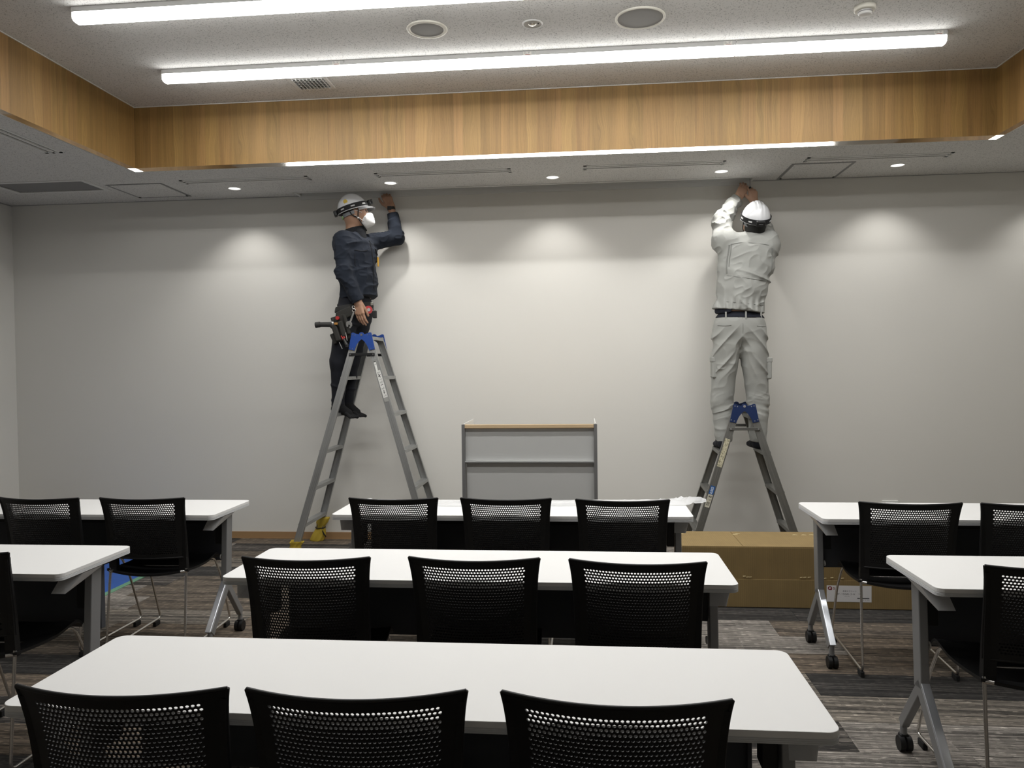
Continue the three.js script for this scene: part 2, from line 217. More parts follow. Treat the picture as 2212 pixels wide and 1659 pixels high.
// ---------------------------------------------------------------- ceiling fittings
// linear lights: four units end to end in each row
{
  const glow = std({ color: rgb(0.9, 0.9, 0.9), roughness: 0.5, emissive: LINEAR_COLOR, emissiveIntensity: LINEAR_GLOW });
  const housingMat = std({ color: rgb(0.60, 0.60, 0.59), roughness: 0.5 });
  const U = 1.2095, X0 = -2.71, hb = 0.032;
  const prof = []; for (let i = 0; i <= 10; i++) { const a = Math.PI + Math.PI * i / 10; prof.push([0.036 * Math.sign(Math.cos(a)) * Math.pow(Math.abs(Math.cos(a)), 0.45), 0.040 * -Math.pow(Math.abs(Math.sin(a)), 0.6)]); }
  const diff = extrude(prof.map((p) => [p[0], p[1]]), U - 0.012, 0.003).rotateY(Math.PI / 2).translate(-(U - 0.012) / 2, -hb, 0);
  const body = rbx(U - 0.004, hb, 0.078, 0.003, 0, -hb / 2, 0);
  const tag = canvasTex(128, 64, (g, w, h) => { g.fillStyle = '#e9e7e2'; g.fillRect(0, 0, w, h); g.fillStyle = '#777'; for (let i = 0; i < 3; i++) { g.fillRect(8, 8 + i * 12, 30 + 12 * i, 4); g.fillRect(72, 8 + i * 12, 36 - 8 * i, 4); } g.fillStyle = '#a33'; g.fillRect(30, 50, 80, 6); });
  const tagMat = std({ map: tag, roughness: 0.6 });
  const rowName = ['nearest the fascia', 'second from the fascia', 'third from the fascia'], uName = ['leftmost', 'second from left', 'third from left', 'rightmost'];
  LIGHT_ROWS.forEach((z, r) => { for (let i = 0; i < 4; i++) {
    const x = X0 + U * (i + 0.5), o = thing('linear_light', `white linear ceiling light, ${uName[i]} unit in the row ${rowName[r]}`, 'ceiling light', [x, HT, z], 0, 'linear ceiling lights');
    part('housing', body, housingMat, o); part('diffuser', diff, glow, o, 'glowing white diffuser');
    part('rating_label', new THREE.PlaneGeometry(0.05, 0.022).translate(U / 2 - 0.05, -0.016, 0.0396), tagMat, o);
    if (i === 0 || i === 3) part('end_cap', rbx(0.006, 0.06, 0.076, 0.002, (i ? 1 : -1) * (U / 2 - 0.001), -0.034, 0), M.whiteMetal, o);
    const L = new THREE.RectAreaLight(LINEAR_COLOR, LINEAR_PANEL, U - 0.02, 0.062); L.position.set(x, HT - hb - 0.0475, z); L.rotation.x = -Math.PI / 2; scene.add(L);
  } });
}
// downlights by the front wall
{
  const glow = std({ color: rgb(0.9, 0.9, 0.88), roughness: 0.5, emissive: DOWN_COLOR, emissiveIntensity: 5.0 });
  const ring = lathe([[0.047, 0.0], [0.047, -0.003], [0.05, -0.0045], [0.058, -0.003], [0.060, 0.0]], 40), can = lathe([[0.049, 0.0], [0.044, 0.05], [0.044, 0.09], [0, 0.09]], 32), lens = cyl(0.0435, 0.0435, 0.004, 0, 0.028, 0, 32);
  const names = ['above the left wall end', 'above the man in navy', 'above the lectern', 'left of the man in pale workwear', 'right of the man in pale workwear', 'beyond the right edge'];
  [-2.822, -1.533, -0.245, 1.043, 2.332, 3.62].forEach((x, i) => {
    const o = thing('downlight', `round white recessed downlight ${names[i]}`, 'downlight', [x, HC, -6.075], 0, 'downlights by the front wall');
    part('trim_ring', ring, M.whitePlastic, o); part('can', can, M.whiteMetal, o); part('lens', lens, glow, o, 'glowing round lens');
    const s = new THREE.SpotLight(DOWN_COLOR, DOWN_INTENSITY, 0, 54 * D2R, 0.42, 2); s.position.set(x, HC + 0.022, -6.075); s.target.position.set(x, 0, -6.075); s.castShadow = true; s.shadow.radius = 1.6; scene.add(s, s.target);
  });
}
// slot diffusers
{
  const nm = ['left of the first ladder', 'above the man in navy', 'between the two men', 'above the right tables'];
  [[-3.10, -2.13], [-1.555, -0.57], [0.02, 1.0], [1.62, 2.575]].forEach(([a, b], i) => {
    const L = b - a, o = thing('slot_diffuser', `slim white two-slot air diffuser ${nm[i]}`, 'air diffuser', [(a + b) / 2, HC, -5.82], 0, 'slot diffusers in the front soffit');
        part('face_frame', [bx(L + 0.05, 0.003, 0.02, 0, -0.0015, 0), bx(L + 0.05, 0.003, 0.022, 0, -0.0015, 0.048), bx(L + 0.05, 0.003, 0.022, 0, -0.0015, -0.048), bx(0.024, 0.003, 0.118, L / 2 + 0.013, -0.0015, 0), bx(0.024, 0.003, 0.118, -L / 2 - 0.013, -0.0015, 0)], M.whiteMetal, o);
    for (const z of [-0.025, 0.025]) part('slot_channel', [bx(L, 0.003, 0.017, 0, 0.205, z), bx(L, 0.2, 0.0012, 0, 0.1035, z - 0.0083), bx(L, 0.2, 0.0012, 0, 0.1035, z + 0.0083)], M.frameGrey, o);
  });
  const o = thing('slot_diffuser', 'slim white two-slot air diffuser in the left soffit by the oak band', 'air diffuser', [-3.538, HC, -4.30], 0, 'slot diffusers in the side soffit');
  part('face_frame', [bx(0.02, 0.003, 1.25, 0, -0.0015, 0), bx(0.022, 0.003, 1.25, 0.048, -0.0015, 0), bx(0.022, 0.003, 1.25, -0.048, -0.0015, 0), bx(0.118, 0.003, 0.024, 0, -0.0015, -0.613)], M.whiteMetal, o);
  for (const x of [-0.025, 0.025]) part('slot_channel', [bx(0.017, 0.003, 1.2, x, 0.205, 0), bx(0.0012, 0.2, 1.2, x - 0.0083, 0.1035, 0), bx(0.0012, 0.2, 1.2, x + 0.0083, 0.1035, 0)], M.frameGrey, o);
}
// return-air grille, left
{
  const o = thing('return_grille', 'grey rectangular return-air grille in the left corner of the soffit', 'grille', [-4.23, HC, -5.815]);
  const fr = extrude(rrect(-0.405, 0.405, -0.185, 0.185, 0.004, 2), 0.004, 0, [rrect(-0.365, 0.365, -0.148, 0.148, 0.002, 2)]).rotateX(Math.PI / 2);
  part('frame', fr, M.whiteMetal, o);
  for (let k = 0; k < 21; k++) part('louvre', bx(0.735, 0.012, 0.002).rotateX(0.7).translate(0, 0.008, -0.14 + k * 0.014), M.frameGrey, o);
  part('backing', bx(0.73, 0.004, 0.296, 0, 0.03, 0), M.frameGrey, o);
}
// access hatches
for (const [x0, x1, z0, z1, lb] of [[-3.765, -3.30, -6.29, -5.815, 'square ceiling access hatch at the left end of the soffit'], [1.53, 1.985, -6.405, -5.925, 'square ceiling access hatch right of the man in pale workwear']]) {
  const w = x1 - x0, d = z1 - z0, o = thing('access_hatch', lb, 'access hatch', [(x0 + x1) / 2, HC, (z0 + z1) / 2]);
  part('outer_frame', extrude(rrect(-w / 2, w / 2, -d / 2, d / 2, 0.002, 2), 0.003, 0, [rrect(-w / 2 + 0.021, w / 2 - 0.021, -d / 2 + 0.021, d / 2 - 0.021, 0.002, 2)]).rotateX(Math.PI / 2), std({ color: rgb(0.27, 0.27, 0.27), roughness: 0.5, metalness: 0.3 }), o);
  part('door_panel', boxUV(bx(w - 0.044, 0.003, d - 0.044, 0, -0.0015, 0)), M.ceiling, o);
  for (const sx of [-1, 1]) part('latch', bx(0.012, 0.006, 0.022, sx * (w / 2 - 0.025), -0.003, -d / 2 + 0.03), M.darkVoid, o);
}
// projection-screen slot with its metal trim, next to the wall
{
  const o = thing('screen_slot_trim', 'long pale metal trim round the screen recess above the ladders', 'ceiling trim', [-0.5325, HC, -6.353]);
  const L = 3.73;
  part('front_rail', [bx(L, 0.006, 0.024, 0, -0.003, 0.066), bx(L, 0.10, 0.003, 0, 0.045, 0.0535)], M.whiteMetal, o);
  part('rear_rail', [bx(L, 0.034, 0.012, 0, -0.017, -0.066), bx(L, 0.10, 0.003, 0, 0.045, -0.0505)], M.whiteMetal, o);
  for (const s of [-1, 1]) part('end_piece', bx(0.02, 0.006, 0.14, s * (L / 2 + 0.003), -0.003, 0.006), M.whiteMetal, o);
  part('screen_casing', rbx(L - 0.04, 0.06, 0.09, 0.012, 0, 0.115, 0), std({ color: rgb(0.5, 0.49, 0.46), roughness: 0.5 }), o);
}
// speakers, emergency light, smoke detector, square diffuser on the raised ceiling
{
  const grille = std({ color: rgb(0.36, 0.36, 0.35), roughness: 0.85 }), cream = std({ color: rgb(0.72, 0.70, 0.62), roughness: 0.45 });
  for (const [x, z, r, lb] of [[-0.89, -4.43, 0.117, 'smaller round ceiling speaker with a wide cream rim'], [0.321, -4.432, 0.14, 'larger round ceiling speaker with a thin rim']]) {
    const o = thing('ceiling_speaker', lb, 'speaker', [x, HT, z]); const ri = r > 0.13 ? r - 0.014 : r - 0.022;
    part('rim', lathe([[ri, 0.002], [ri, -0.004], [ri + 0.004, -0.010], [r - 0.004, -0.009], [r, -0.003], [r, 0.0]], 48), cream, o);
    part('mesh_grille', lathe([[0, -0.0075], [ri * 0.6, -0.007], [ri, -0.004]], 48), grille, o);
  }
  const e = thing('emergency_light', 'small round emergency light between the two ceiling speakers', 'emergency light', [-0.284, HT, -4.435]);
  part('rim', lathe([[0.05, 0.0], [0.05, -0.004], [0.054, -0.007], [0.058, -0.002], [0.059, 0.0]], 40), M.whitePlastic, e);
  part('plate', lathe([[0, -0.004], [0.05, -0.004]], 32), std({ color: rgb(0.42, 0.40, 0.36), roughness: 0.6 }), e);
  part('bulb_cup', lathe([[0.0, -0.012], [0.012, -0.011], [0.02, -0.006], [0.022, -0.004]], 24), M.chrome, e);
  part('test_button', cyl(0.004, 0.004, 0.004, 0.034, -0.006, 0.01, 12), M.blackSoft, e);
  const s = thing('smoke_detector', 'white round smoke detector near the top right of the ceiling', 'smoke detector', [1.535, HT, -4.44]);
  part('base', lathe([[0, 0], [0.056, 0], [0.057, -0.02], [0.05, -0.028], [0, -0.028]], 40), cream, s);
  part('sensor_head', lathe([[0.036, -0.028], [0.034, -0.044], [0.028, -0.05], [0, -0.05]], 32), M.whitePlastic, s);
  part('inlet_ring', lathe([[0.0385, -0.032], [0.0385, -0.037], [0.036, -0.037]], 32), M.frameGrey, s);
  const v = thing('ceiling_diffuser', 'square white ceiling air diffuser with slats behind the second light row', 'air diffuser', [-1.837, HT, -5.15]);
  part('frame', extrude(rrect(-0.132, 0.132, -0.112, 0.112, 0.003, 2), 0.008, 0.001, [rrect(-0.112, 0.112, -0.094, 0.094, 0.002, 2)]).rotateX(Math.PI / 2).translate(0, 0, 0), M.whiteMetal, v);
  part('duct', [span(-0.1115, 0.1115, 0.232, 0.235, -0.0935, 0.0935), span(-0.1118, -0.1105, 0, 0.232, -0.0938, 0.0938), span(0.1105, 0.1118, 0, 0.232, -0.0938, 0.0938), span(-0.1105, 0.1105, 0, 0.232, -0.0938, -0.0925), span(-0.1105, 0.1105, 0, 0.232, 0.0925, 0.0938)], M.frameGrey, v);
  for (let k = 0; k < 9; k++) part('slat', bx(0.003, 0.02, 0.19).rotateZ(0.5).translate(-0.1 + k * 0.025, -0.012, 0), M.whiteMetal, v);
  for (let k = 0; k < 6; k++) part('cross_vane', bx(0.226, 0.006, 0.002, 0, -0.006, -0.08 + k * 0.032), M.whiteMetal, v);
}
// wall socket
{
  const o = thing('wall_socket', 'white socket plate low on the wall behind the right tables', 'wall socket', [2.406, 0.31, ZW]);
  part('plate', rbx(0.124, 0.08, 0.01, 0.004, 0, 0, 0.005), M.whitePlastic, o);
  part('socket_face', rbx(0.07, 0.05, 0.004, 0.0015, 0, 0, 0.011), M.whitePlastic, o);
}
// ---------------------------------------------------------------- flip-top tables
const tableMats = { top: std({ color: rgb(0.86, 0.86, 0.85), roughness: 0.42 }), edge: std({ color: rgb(0.66, 0.67, 0.68), roughness: 0.5 }), leg: std({ color: rgb(0.31, 0.315, 0.32), roughness: 0.42, metalness: 0.4 }), pad: std({ color: rgb(0.72, 0.75, 0.80), roughness: 0.28, metalness: 0.8 }), panel: std({ color: rgb(0.05, 0.053, 0.062), roughness: 0.7 }), wing: std({ color: rgb(0.62, 0.63, 0.64), roughness: 0.38, metalness: 0.25 }) };
function makeTable() {
  const t = new THREE.Group(), m = tableMats, W = 0.9;
  // origin: middle of the user's edge, on the floor; the table runs to -z
  const slab = (y0, y1, inset, bev) => extrude(rrect(-W + inset + bev, W - inset - bev, -0.45 + inset + bev, -inset - bev, 0.028 - inset, 8).map(([x, z]) => [x, -z]), y1 - y0 - 2 * bev, bev).rotateX(-Math.PI / 2).translate(0, y0 + bev, 0);
  part('tabletop', slab(0.7055, 0.72, 0, 0.0015), m.top, t);
  const band = [slab(0.693, 0.7055, 0.0012, 0)]; for (let i = 0; i < 3; i++) band.push(slab(0.6935 + i * 0.004, 0.6963 + i * 0.004, 0, 0.0006)); part('edge_band', band, m.edge, t);
  part('beam', [span(-0.83, 0.83, 0.628, 0.690, -0.30, -0.24), span(-0.80, 0.80, 0.640, 0.660, -0.40, -0.30)], M.blackSoft, t);
  part('modesty_panel', [rbx(1.60, 0.275, 0.012, 0.004, 0, 0.5275, -0.40), rbx(0.012, 0.275, 0.03, 0.003, -0.795, 0.5275, -0.392), rbx(0.012, 0.275, 0.03, 0.003, 0.795, 0.5275, -0.392)], m.panel, t);
  for (const s of [-1, 1]) {
    const X = s * 0.850;
    const leg = part('leg', [bar([X, 0.300, -0.235], [X, 0.690, -0.262], 0.031, 0.062, V(0, 0, 1), 0.004), bar([X, 0.322, -0.245], [X, 0.098, -0.045], 0.031, 0.045, V(0, 0, 1), 0.004), bar([X, 0.315, -0.225], [X, 0.100, -0.395], 0.028, 0.038, V(0, 0, 1), 0.004), cyl(0.0125, 0.0125, 0.05, X, 0.085, -0.045, 16), cyl(0.0125, 0.0125, 0.05, X, 0.085, -0.395, 16)], m.leg, t);
    part('foot_pad', bar([X, 0.330, -0.214], [X, 0.112, -0.0195], 0.030, 0.008, V(0, 0, 1), 0.003), m.pad, leg, 'polished metal cover strip');
    part('hook', new THREE.TorusGeometry(0.011, 0.0035, 8, 18).rotateY(Math.PI / 2).translate(s * 0.826, 0.452, -0.235), M.whitePlastic, leg);
    for (const z of [-0.045, -0.395]) { const c = part('caster', [rod([X - 0.022, 0.028, z + 0.008], [X - 0.004, 0.028, z + 0.008], 0.028, 0.028, 24), rod([X + 0.004, 0.028, z + 0.008], [X + 0.022, 0.028, z + 0.008], 0.028, 0.028, 24), rbx(0.034, 0.03, 0.03, 0.006, X, 0.047, z)], M.black, t); part('caster_stem', cyl(0.006, 0.006, 0.02, X, 0.066, z, 12), M.chrome, c); }
    part('hinge_box', [rbx(0.038, 0.125, 0.055, 0.004, s * 0.812, 0.582, -0.262), rbx(0.07, 0.045, 0.09, 0.006, s * 0.805, 0.668, -0.25)], M.black, t);
    // flip lever: a tapering wing hanging below the top
    const g = new THREE.BufferGeometry(); const a = [s * 0.897, 0.6905, -0.250], b = [s * 0.822, 0.6905, -0.12], c = [s * 0.897, 0.6905, -0.13], d = [s * 0.812, 0.628, -0.066], e = [s * 0.868, 0.628, -0.066], f = [s * 0.884, 0.678, -0.250];
    const T = [[a, c, b], [b, c, e], [b, e, d], [a, b, d], [a, d, f], [a, f, e], [a, e, c], [f, d, e]], P = []; for (const q of T) { const o = s > 0 ? q : [q[0], q[2], q[1]]; for (const p of o) P.push(...p); }
    g.setAttribute('position', new THREE.Float32BufferAttribute(P, 3)); g.computeVertexNormals(); part('flip_lever', g, m.wing, t);
  }
  return t;
}
const tableProto = makeTable();
for (const [x, z, a, lb] of [
  [-0.3996, -1.5767, -0.0016, 'white flip-top table nearest the camera, centre column'], [-0.3993, -2.6171, -0.0018, 'white flip-top table in the middle row, centre column'], [-0.3882, -3.7831, 0, 'white flip-top table with plastic film lying on it'],
  [-2.7899, -3.7463, 0, 'white flip-top table at the left, farther row'], [-2.8064, -2.6283, 0, 'white flip-top table at the left, nearer row'], [2.0048, -3.7552, 0, 'white flip-top table at the right in front of the cardboard box'], [2.0232, -2.6092, 0, 'white flip-top table at the right edge, nearer row']]) {
  const t = tableProto.clone(); t.name = numbered('folding_table'); t.position.set(x, 0, z); t.rotation.y = a; t.userData = { label: lb, category: 'table', group: 'flip-top tables in rows' }; scene.add(t);
}
// ---------------------------------------------------------------- perforated-back chairs
function makeChair() {
  const t = new THREE.Group();
  // back shell: s across (-1..1), h height; returns point and normal
  const Y0 = 0.505, Y1 = 0.81;
  const half = (h) => { const v = (h - Y0) / (Y1 - Y0); return 0.203 + 0.006 * v + 0.012 * Math.pow(clamp(v, 0, 1), 5); };
  const prof = (h) => { const v = (h - 0.42) / (Y1 - 0.42); return -0.052 + 0.012 * v + 0.040 * v * v; };
  const pt = (u, h) => { const s = clamp(u, -1.05, 1.05); return [half(h) * s, h + 0.004 * (s * s) * ((h - Y0) / (Y1 - Y0)), prof(h) + 0.044 * (1 - s * s)]; };
  const nrm = (u, h) => { const e = 0.004, a = pt(u - e, h), b = pt(u + e, h), c = pt(u, h - e), d = pt(u, h + e); const X = V(b[0] - a[0], b[1] - a[1], b[2] - a[2]), Yv = V(d[0] - c[0], d[1] - c[1], d[2] - c[2]); return X.cross(Yv).normalize(); };
  const P = [], Nn = [], TH = 0.0014;
  const sp = (u, h, side) => { const p = pt(u, h), n = nrm(u, h); return [[p[0] + n.x * TH * side, p[1] + n.y * TH * side, p[2] + n.z * TH * side], [n.x * side, n.y * side, n.z * side]]; };
  const tri = (...v) => { for (const [p, n] of v) { P.push(...p); Nn.push(...n); } };
  const quadB = (u0, h0, u1, h1, u2, h2, u3, h3) => { for (const sd of [1, -1]) { const a = sp(u0, h0, sd), b = sp(u1, h1, sd), c = sp(u2, h2, sd), d = sp(u3, h3, sd); if (sd > 0) { tri(a, b, c); tri(a, c, d); } else { tri(a, c, b); tri(a, d, c); } } };
  const cols = 34, uEdge = 0.815, pu = 2 * uEdge / (cols + 0.5), hTop = 0.787, q = 0.0101, rows = 26, hBot = hTop - rows * q;
  const ru = 0.0037 / 0.208, rh = 0.0035;
  for (let r = 0; r < rows; r++) {
    const hc = hTop - (r + 0.5) * q, off = (r % 2) * pu / 2;
    if (off) quadB(-uEdge, hc - q / 2, -uEdge + off, hc - q / 2, -uEdge + off, hc + q / 2, -uEdge, hc + q / 2); else quadB(uEdge - pu / 2, hc - q / 2, uEdge, hc - q / 2, uEdge, hc + q / 2, uEdge - pu / 2, hc + q / 2);
    for (let i = 0; i < cols; i++) {
      const uc = -uEdge + off + (i + 0.5) * pu, out = [], inn = [];
      for (const [a, b] of [[1, 0], [1, 1], [0, 1], [-1, 1], [-1, 0], [-1, -1], [0, -1], [1, -1]]) { out.push([uc + a * pu / 2, hc + b * q / 2]); const l = Math.hypot(a, b); inn.push([uc + a / l * ru, hc + b / l * rh]); }
      for (let k = 0; k < 8; k++) { const j = (k + 1) % 8; quadB(...inn[k], ...out[k], ...out[j], ...inn[j]); const a = sp(...inn[k], 1), b = sp(...inn[j], 1), c = sp(...inn[j], -1), d = sp(...inn[k], -1); const n = [uc - inn[k][0], hc - inn[k][1]], l = Math.hypot(n[0] * 0.21, n[1]); const nn = [n[0] * 0.21 / l, n[1] / l, 0]; tri([a[0], nn], [b[0], nn], [c[0], nn]); tri([a[0], nn], [c[0], nn], [d[0], nn]); }
    }
  }
  const strip = (u0, u1, h0, h1, nu, nh) => { for (let i = 0; i < nu; i++) for (let j = 0; j < nh; j++) { const a = mix(u0, u1, i / nu), b = mix(u0, u1, (i + 1) / nu), c = mix(h0, h1, j / nh), d = mix(h0, h1, (j + 1) / nh); quadB(a, c, b, c, b, d, a, d); } };
  strip(-1, 1, hTop, Y1, 40, 2); strip(-1, -uEdge, hBot, hTop, 3, 20); strip(uEdge, 1, hBot, hTop, 3, 20); strip(-1, 1, Y0, hBot, 40, 3);
  const back = new THREE.BufferGeometry(); back.setAttribute('position', new THREE.Float32BufferAttribute(P, 3)); back.setAttribute('normal', new THREE.Float32BufferAttribute(Nn, 3));
  const rim = []; const top = [], lft = [], rgt = [], bot = []; for (let i = 0; i <= 28; i++) { const u = mix(-1, 1, i / 28); top.push(V(...pt(u, Y1))); bot.push(V(...pt(u, Y0))); }
  for (let i = 0; i <= 16; i++) { const h = mix(Y0, Y1, i / 16); lft.push(V(...pt(-1, h))); rgt.push(V(...pt(1, h))); }
  rim.push(sweep(top, 0.0048, 8), sweep(bot, 0.0045, 8), sweep(lft, 0.0048, 8), sweep(rgt, 0.0048, 8));
  part('backrest', [back, ...rim], M.black, t, 'black perforated plastic back');
  // side uprights: flat ribs running from the seat corners up behind the edges
  for (const s of [-1, 1]) { const pts = []; for (let i = 0; i <= 14; i++) { const h = mix(0.425, 0.795, i / 14), hh = Math.max(h, Y0), p = pt(s * 0.91, hh); pts.push([p[0] - s * 0.0, h, p[2] - 0.010 + (h < Y0 ? (prof(h) - prof(Y0)) : 0)]); }
    const g = []; for (let i = 0; i < 14; i++) { const a = pts[i], b = pts[i + 1], k = 1 - i / 14 * 0.55; g.push(bar(a, [b[0] + (b[0] - a[0]) * 0.06, b[1] + (b[1] - a[1]) * 0.06, b[2] + (b[2] - a[2]) * 0.06], 0.040, 0.024 * k + 0.003, V(0, 0, 1))); }
    part('back_upright', g, M.black, t); }
  // seat shell
  const S = (u, w) => { const x = 0.214 * u * (1 - 0.05 * w * w); const z = mix(-0.035 + 0.030 * (1 - u * u), -0.425, w); let y = 0.446 - 0.022 * (1 - u * u) * (1 - 0.5 * w) - 0.012 * Math.sin(Math.PI * clamp(w, 0, 1)); y += 0.010 * sst(0.55, 0.85, w) - 0.034 * Math.pow(clamp((w - 0.86) / 0.14, 0, 1), 2); return [x, y, z]; };
  const seatP = [], nu = 18, nw = 22; const sPos = (i, j, k) => { const p = S(mix(-1, 1, i / nu), j / nw); return [p[0], p[1] - k * 0.011, p[2]]; };
  const addq = (a, b, c, d) => seatP.push(...a, ...b, ...c, ...a, ...c, ...d);
  for (let i = 0; i < nu; i++) for (let j = 0; j < nw; j++) { addq(sPos(i, j, 0), sPos(i + 1, j, 0), sPos(i + 1, j + 1, 0), sPos(i, j + 1, 0)); addq(sPos(i, j, 1), sPos(i, j + 1, 1), sPos(i + 1, j + 1, 1), sPos(i + 1, j, 1)); }
  for (let i = 0; i < nu; i++) { addq(sPos(i, 0, 0), sPos(i, 0, 1), sPos(i + 1, 0, 1), sPos(i + 1, 0, 0)); addq(sPos(i, nw, 0), sPos(i + 1, nw, 0), sPos(i + 1, nw, 1), sPos(i, nw, 1)); }
  for (let j = 0; j < nw; j++) { addq(sPos(0, j, 0), sPos(0, j + 1, 0), sPos(0, j + 1, 1), sPos(0, j, 1)); addq(sPos(nu, j, 0), sPos(nu, j, 1), sPos(nu, j + 1, 1), sPos(nu, j + 1, 0)); }
  const seat = new THREE.BufferGeometry(); seat.setAttribute('position', new THREE.Float32BufferAttribute(seatP, 3)); seat.computeVertexNormals(); part('seat', seat, M.black, t);
  for (const s of [-1, 1]) {
    const X = s * 0.206;
    const f = part('sled_frame', wire([[s * 0.17, 0.420, -0.20], [s * 0.192, 0.424, -0.375], [s * 0.204, 0.30, -0.432], [X, 0.034, -0.530], [X, 0.030, 0.0], [s * 0.203, 0.30, -0.028], [s * 0.200, 0.448, -0.045]], 0.0061, 0.03), M.chrome, t, 'thin chrome wire sled frame');
    part('glide', rbx(0.018, 0.027, 0.052, 0.004, X, 0.0135, -0.028), M.rubber, f); part('glide', rbx(0.018, 0.027, 0.052, 0.004, X, 0.0135, -0.485), M.rubber, f);
    part('bolt', rod([s * 0.206, 0.434, -0.043], [s * 0.178, 0.434, -0.026], 0.008, 0.008, 12), M.chrome, t);
  }
  part('cross_rod', wire([[-0.17, 0.418, -0.20], [0.17, 0.418, -0.20]], 0.005, 0.01), M.chrome, t);
  return t;
}
const chairProto = makeChair();
for (const [x, z, a, lb] of [
  [-0.945, -1.475, 2.0, 'black perforated chair at the nearest table, leftmost'], [-0.463, -1.492, 2.7, 'black perforated chair at the nearest table, middle'], [0.050, -1.498, -1.4, 'black perforated chair at the nearest table, rightmost'],
  [-0.956, -2.544, 1.8, 'black perforated chair at the middle-row centre table, leftmost'], [-0.382, -2.564, 0.3, 'black perforated chair at the middle-row centre table, middle'], [0.160, -2.548, -2.7, 'black perforated chair at the middle-row centre table, rightmost'],
  [-0.952, -3.730, 1.2, 'black perforated chair at the far centre table, left by the ladder'], [-0.396, -3.738, -0.3, 'black perforated chair at the far centre table, middle before the lectern'], [0.166, -3.714, -0.9, 'black perforated chair at the far centre table, rightmost'],
  [-2.787, -3.692, -1.6, 'black perforated chair at the far left table, nearer the left edge'], [-2.238, -3.702, 1.5, 'black perforated chair at the far left table, beside the aisle'], [-2.270, -2.556, 0, 'black perforated chair cut off by the left edge at the nearer left table'],
  [1.462, -3.669, -2.5, 'black perforated chair at the far right table, in front of the box label'], [1.985, -3.655, -1.0, 'black perforated chair cut off by the right edge at the far right table'], [1.456, -2.540, 0, 'black perforated chair at the nearer right table, cut off by the right edge']]) {
  const c = chairProto.clone(); c.name = numbered('stacking_chair'); c.position.set(x, 0, z); c.rotation.y = a * D2R; c.userData = { label: lb, category: 'chair', group: 'black stacking chairs at the tables' }; scene.add(c);
}
// ---------------------------------------------------------------- lectern
{
  const zf = -5.15, x0 = -0.838, x1 = 0.069, h = 1.07, cx = (x0 + x1) / 2, w = x1 - x0;
  const o = thing('lectern', 'grey metal lectern with a pale wood top edge and frosted side fences', 'lectern', [cx, 0, zf]);
  const grey = std({ color: rgb(0.19, 0.19, 0.19), roughness: 0.5, metalness: 0.3 }), panel = std({ color: rgb(0.56, 0.565, 0.555), roughness: 0.55 }), oak = std({ color: rgb(0.58, 0.43, 0.26), roughness: 0.5 });
  for (const s of [-1, 1]) {
    part('side_panel', extrude([[0, 0], [-0.5, 0], [-0.5, 0.93], [-0.05, 1.06], [0, 1.068]], 0.02, 0.001).rotateY(-Math.PI / 2).scale(1, 1, 1).translate(s * (w / 2 - 0.011) + 0.01, 0, 0).applyMatrix4(new THREE.Matrix4()), grey, o);
    part('side_fence', extrude([[-0.03, 1.00], [-0.47, 0.90], [-0.47, 1.075], [-0.012, 1.072]], 0.004, 0.0005).rotateY(-Math.PI / 2).translate(s * (w / 2 - 0.012) + 0.002, 0, 0), phys({ color: rgb(0.85, 0.87, 0.86), roughness: 0.55, transmission: 0.55, thickness: 0 }), o, 'frosted clear side fence');
  }
  part('desk_top', extrude([[0.0, 1.045], [-0.008, 1.068], [-0.48, 0.945], [-0.48, 0.922]], w - 0.045, 0.001).rotateY(-Math.PI / 2).translate((w - 0.045) / 2, 0, 0), oak, o);
  part('front_lip', rbx(w - 0.044, 0.024, 0.012, 0.003, 0, 1.056, 0.0), oak, o, 'pale wood edge');
  part('upper_panel', span(-w / 2 + 0.021, w / 2 - 0.021, 0.825, 1.044, -0.035, -0.025), panel, o);
  part('shelf_rail', [span(-w / 2 + 0.021, w / 2 - 0.021, 0.815, 0.8225, -0.035, 0.001), span(-w / 2 + 0.021, w / 2 - 0.021, 0.803, 0.815, -0.04, -0.018)], std({ color: rgb(0.50, 0.51, 0.51), roughness: 0.4, metalness: 0.2 }), o);
  part('lower_panel', span(-w / 2 + 0.028, w / 2 - 0.021, 0.04, 0.803, -0.045, -0.035), panel, o);
  part('plinth', span(-w / 2 + 0.021, w / 2 - 0.021, 0, 0.04, -0.48, -0.02), grey, o);
}
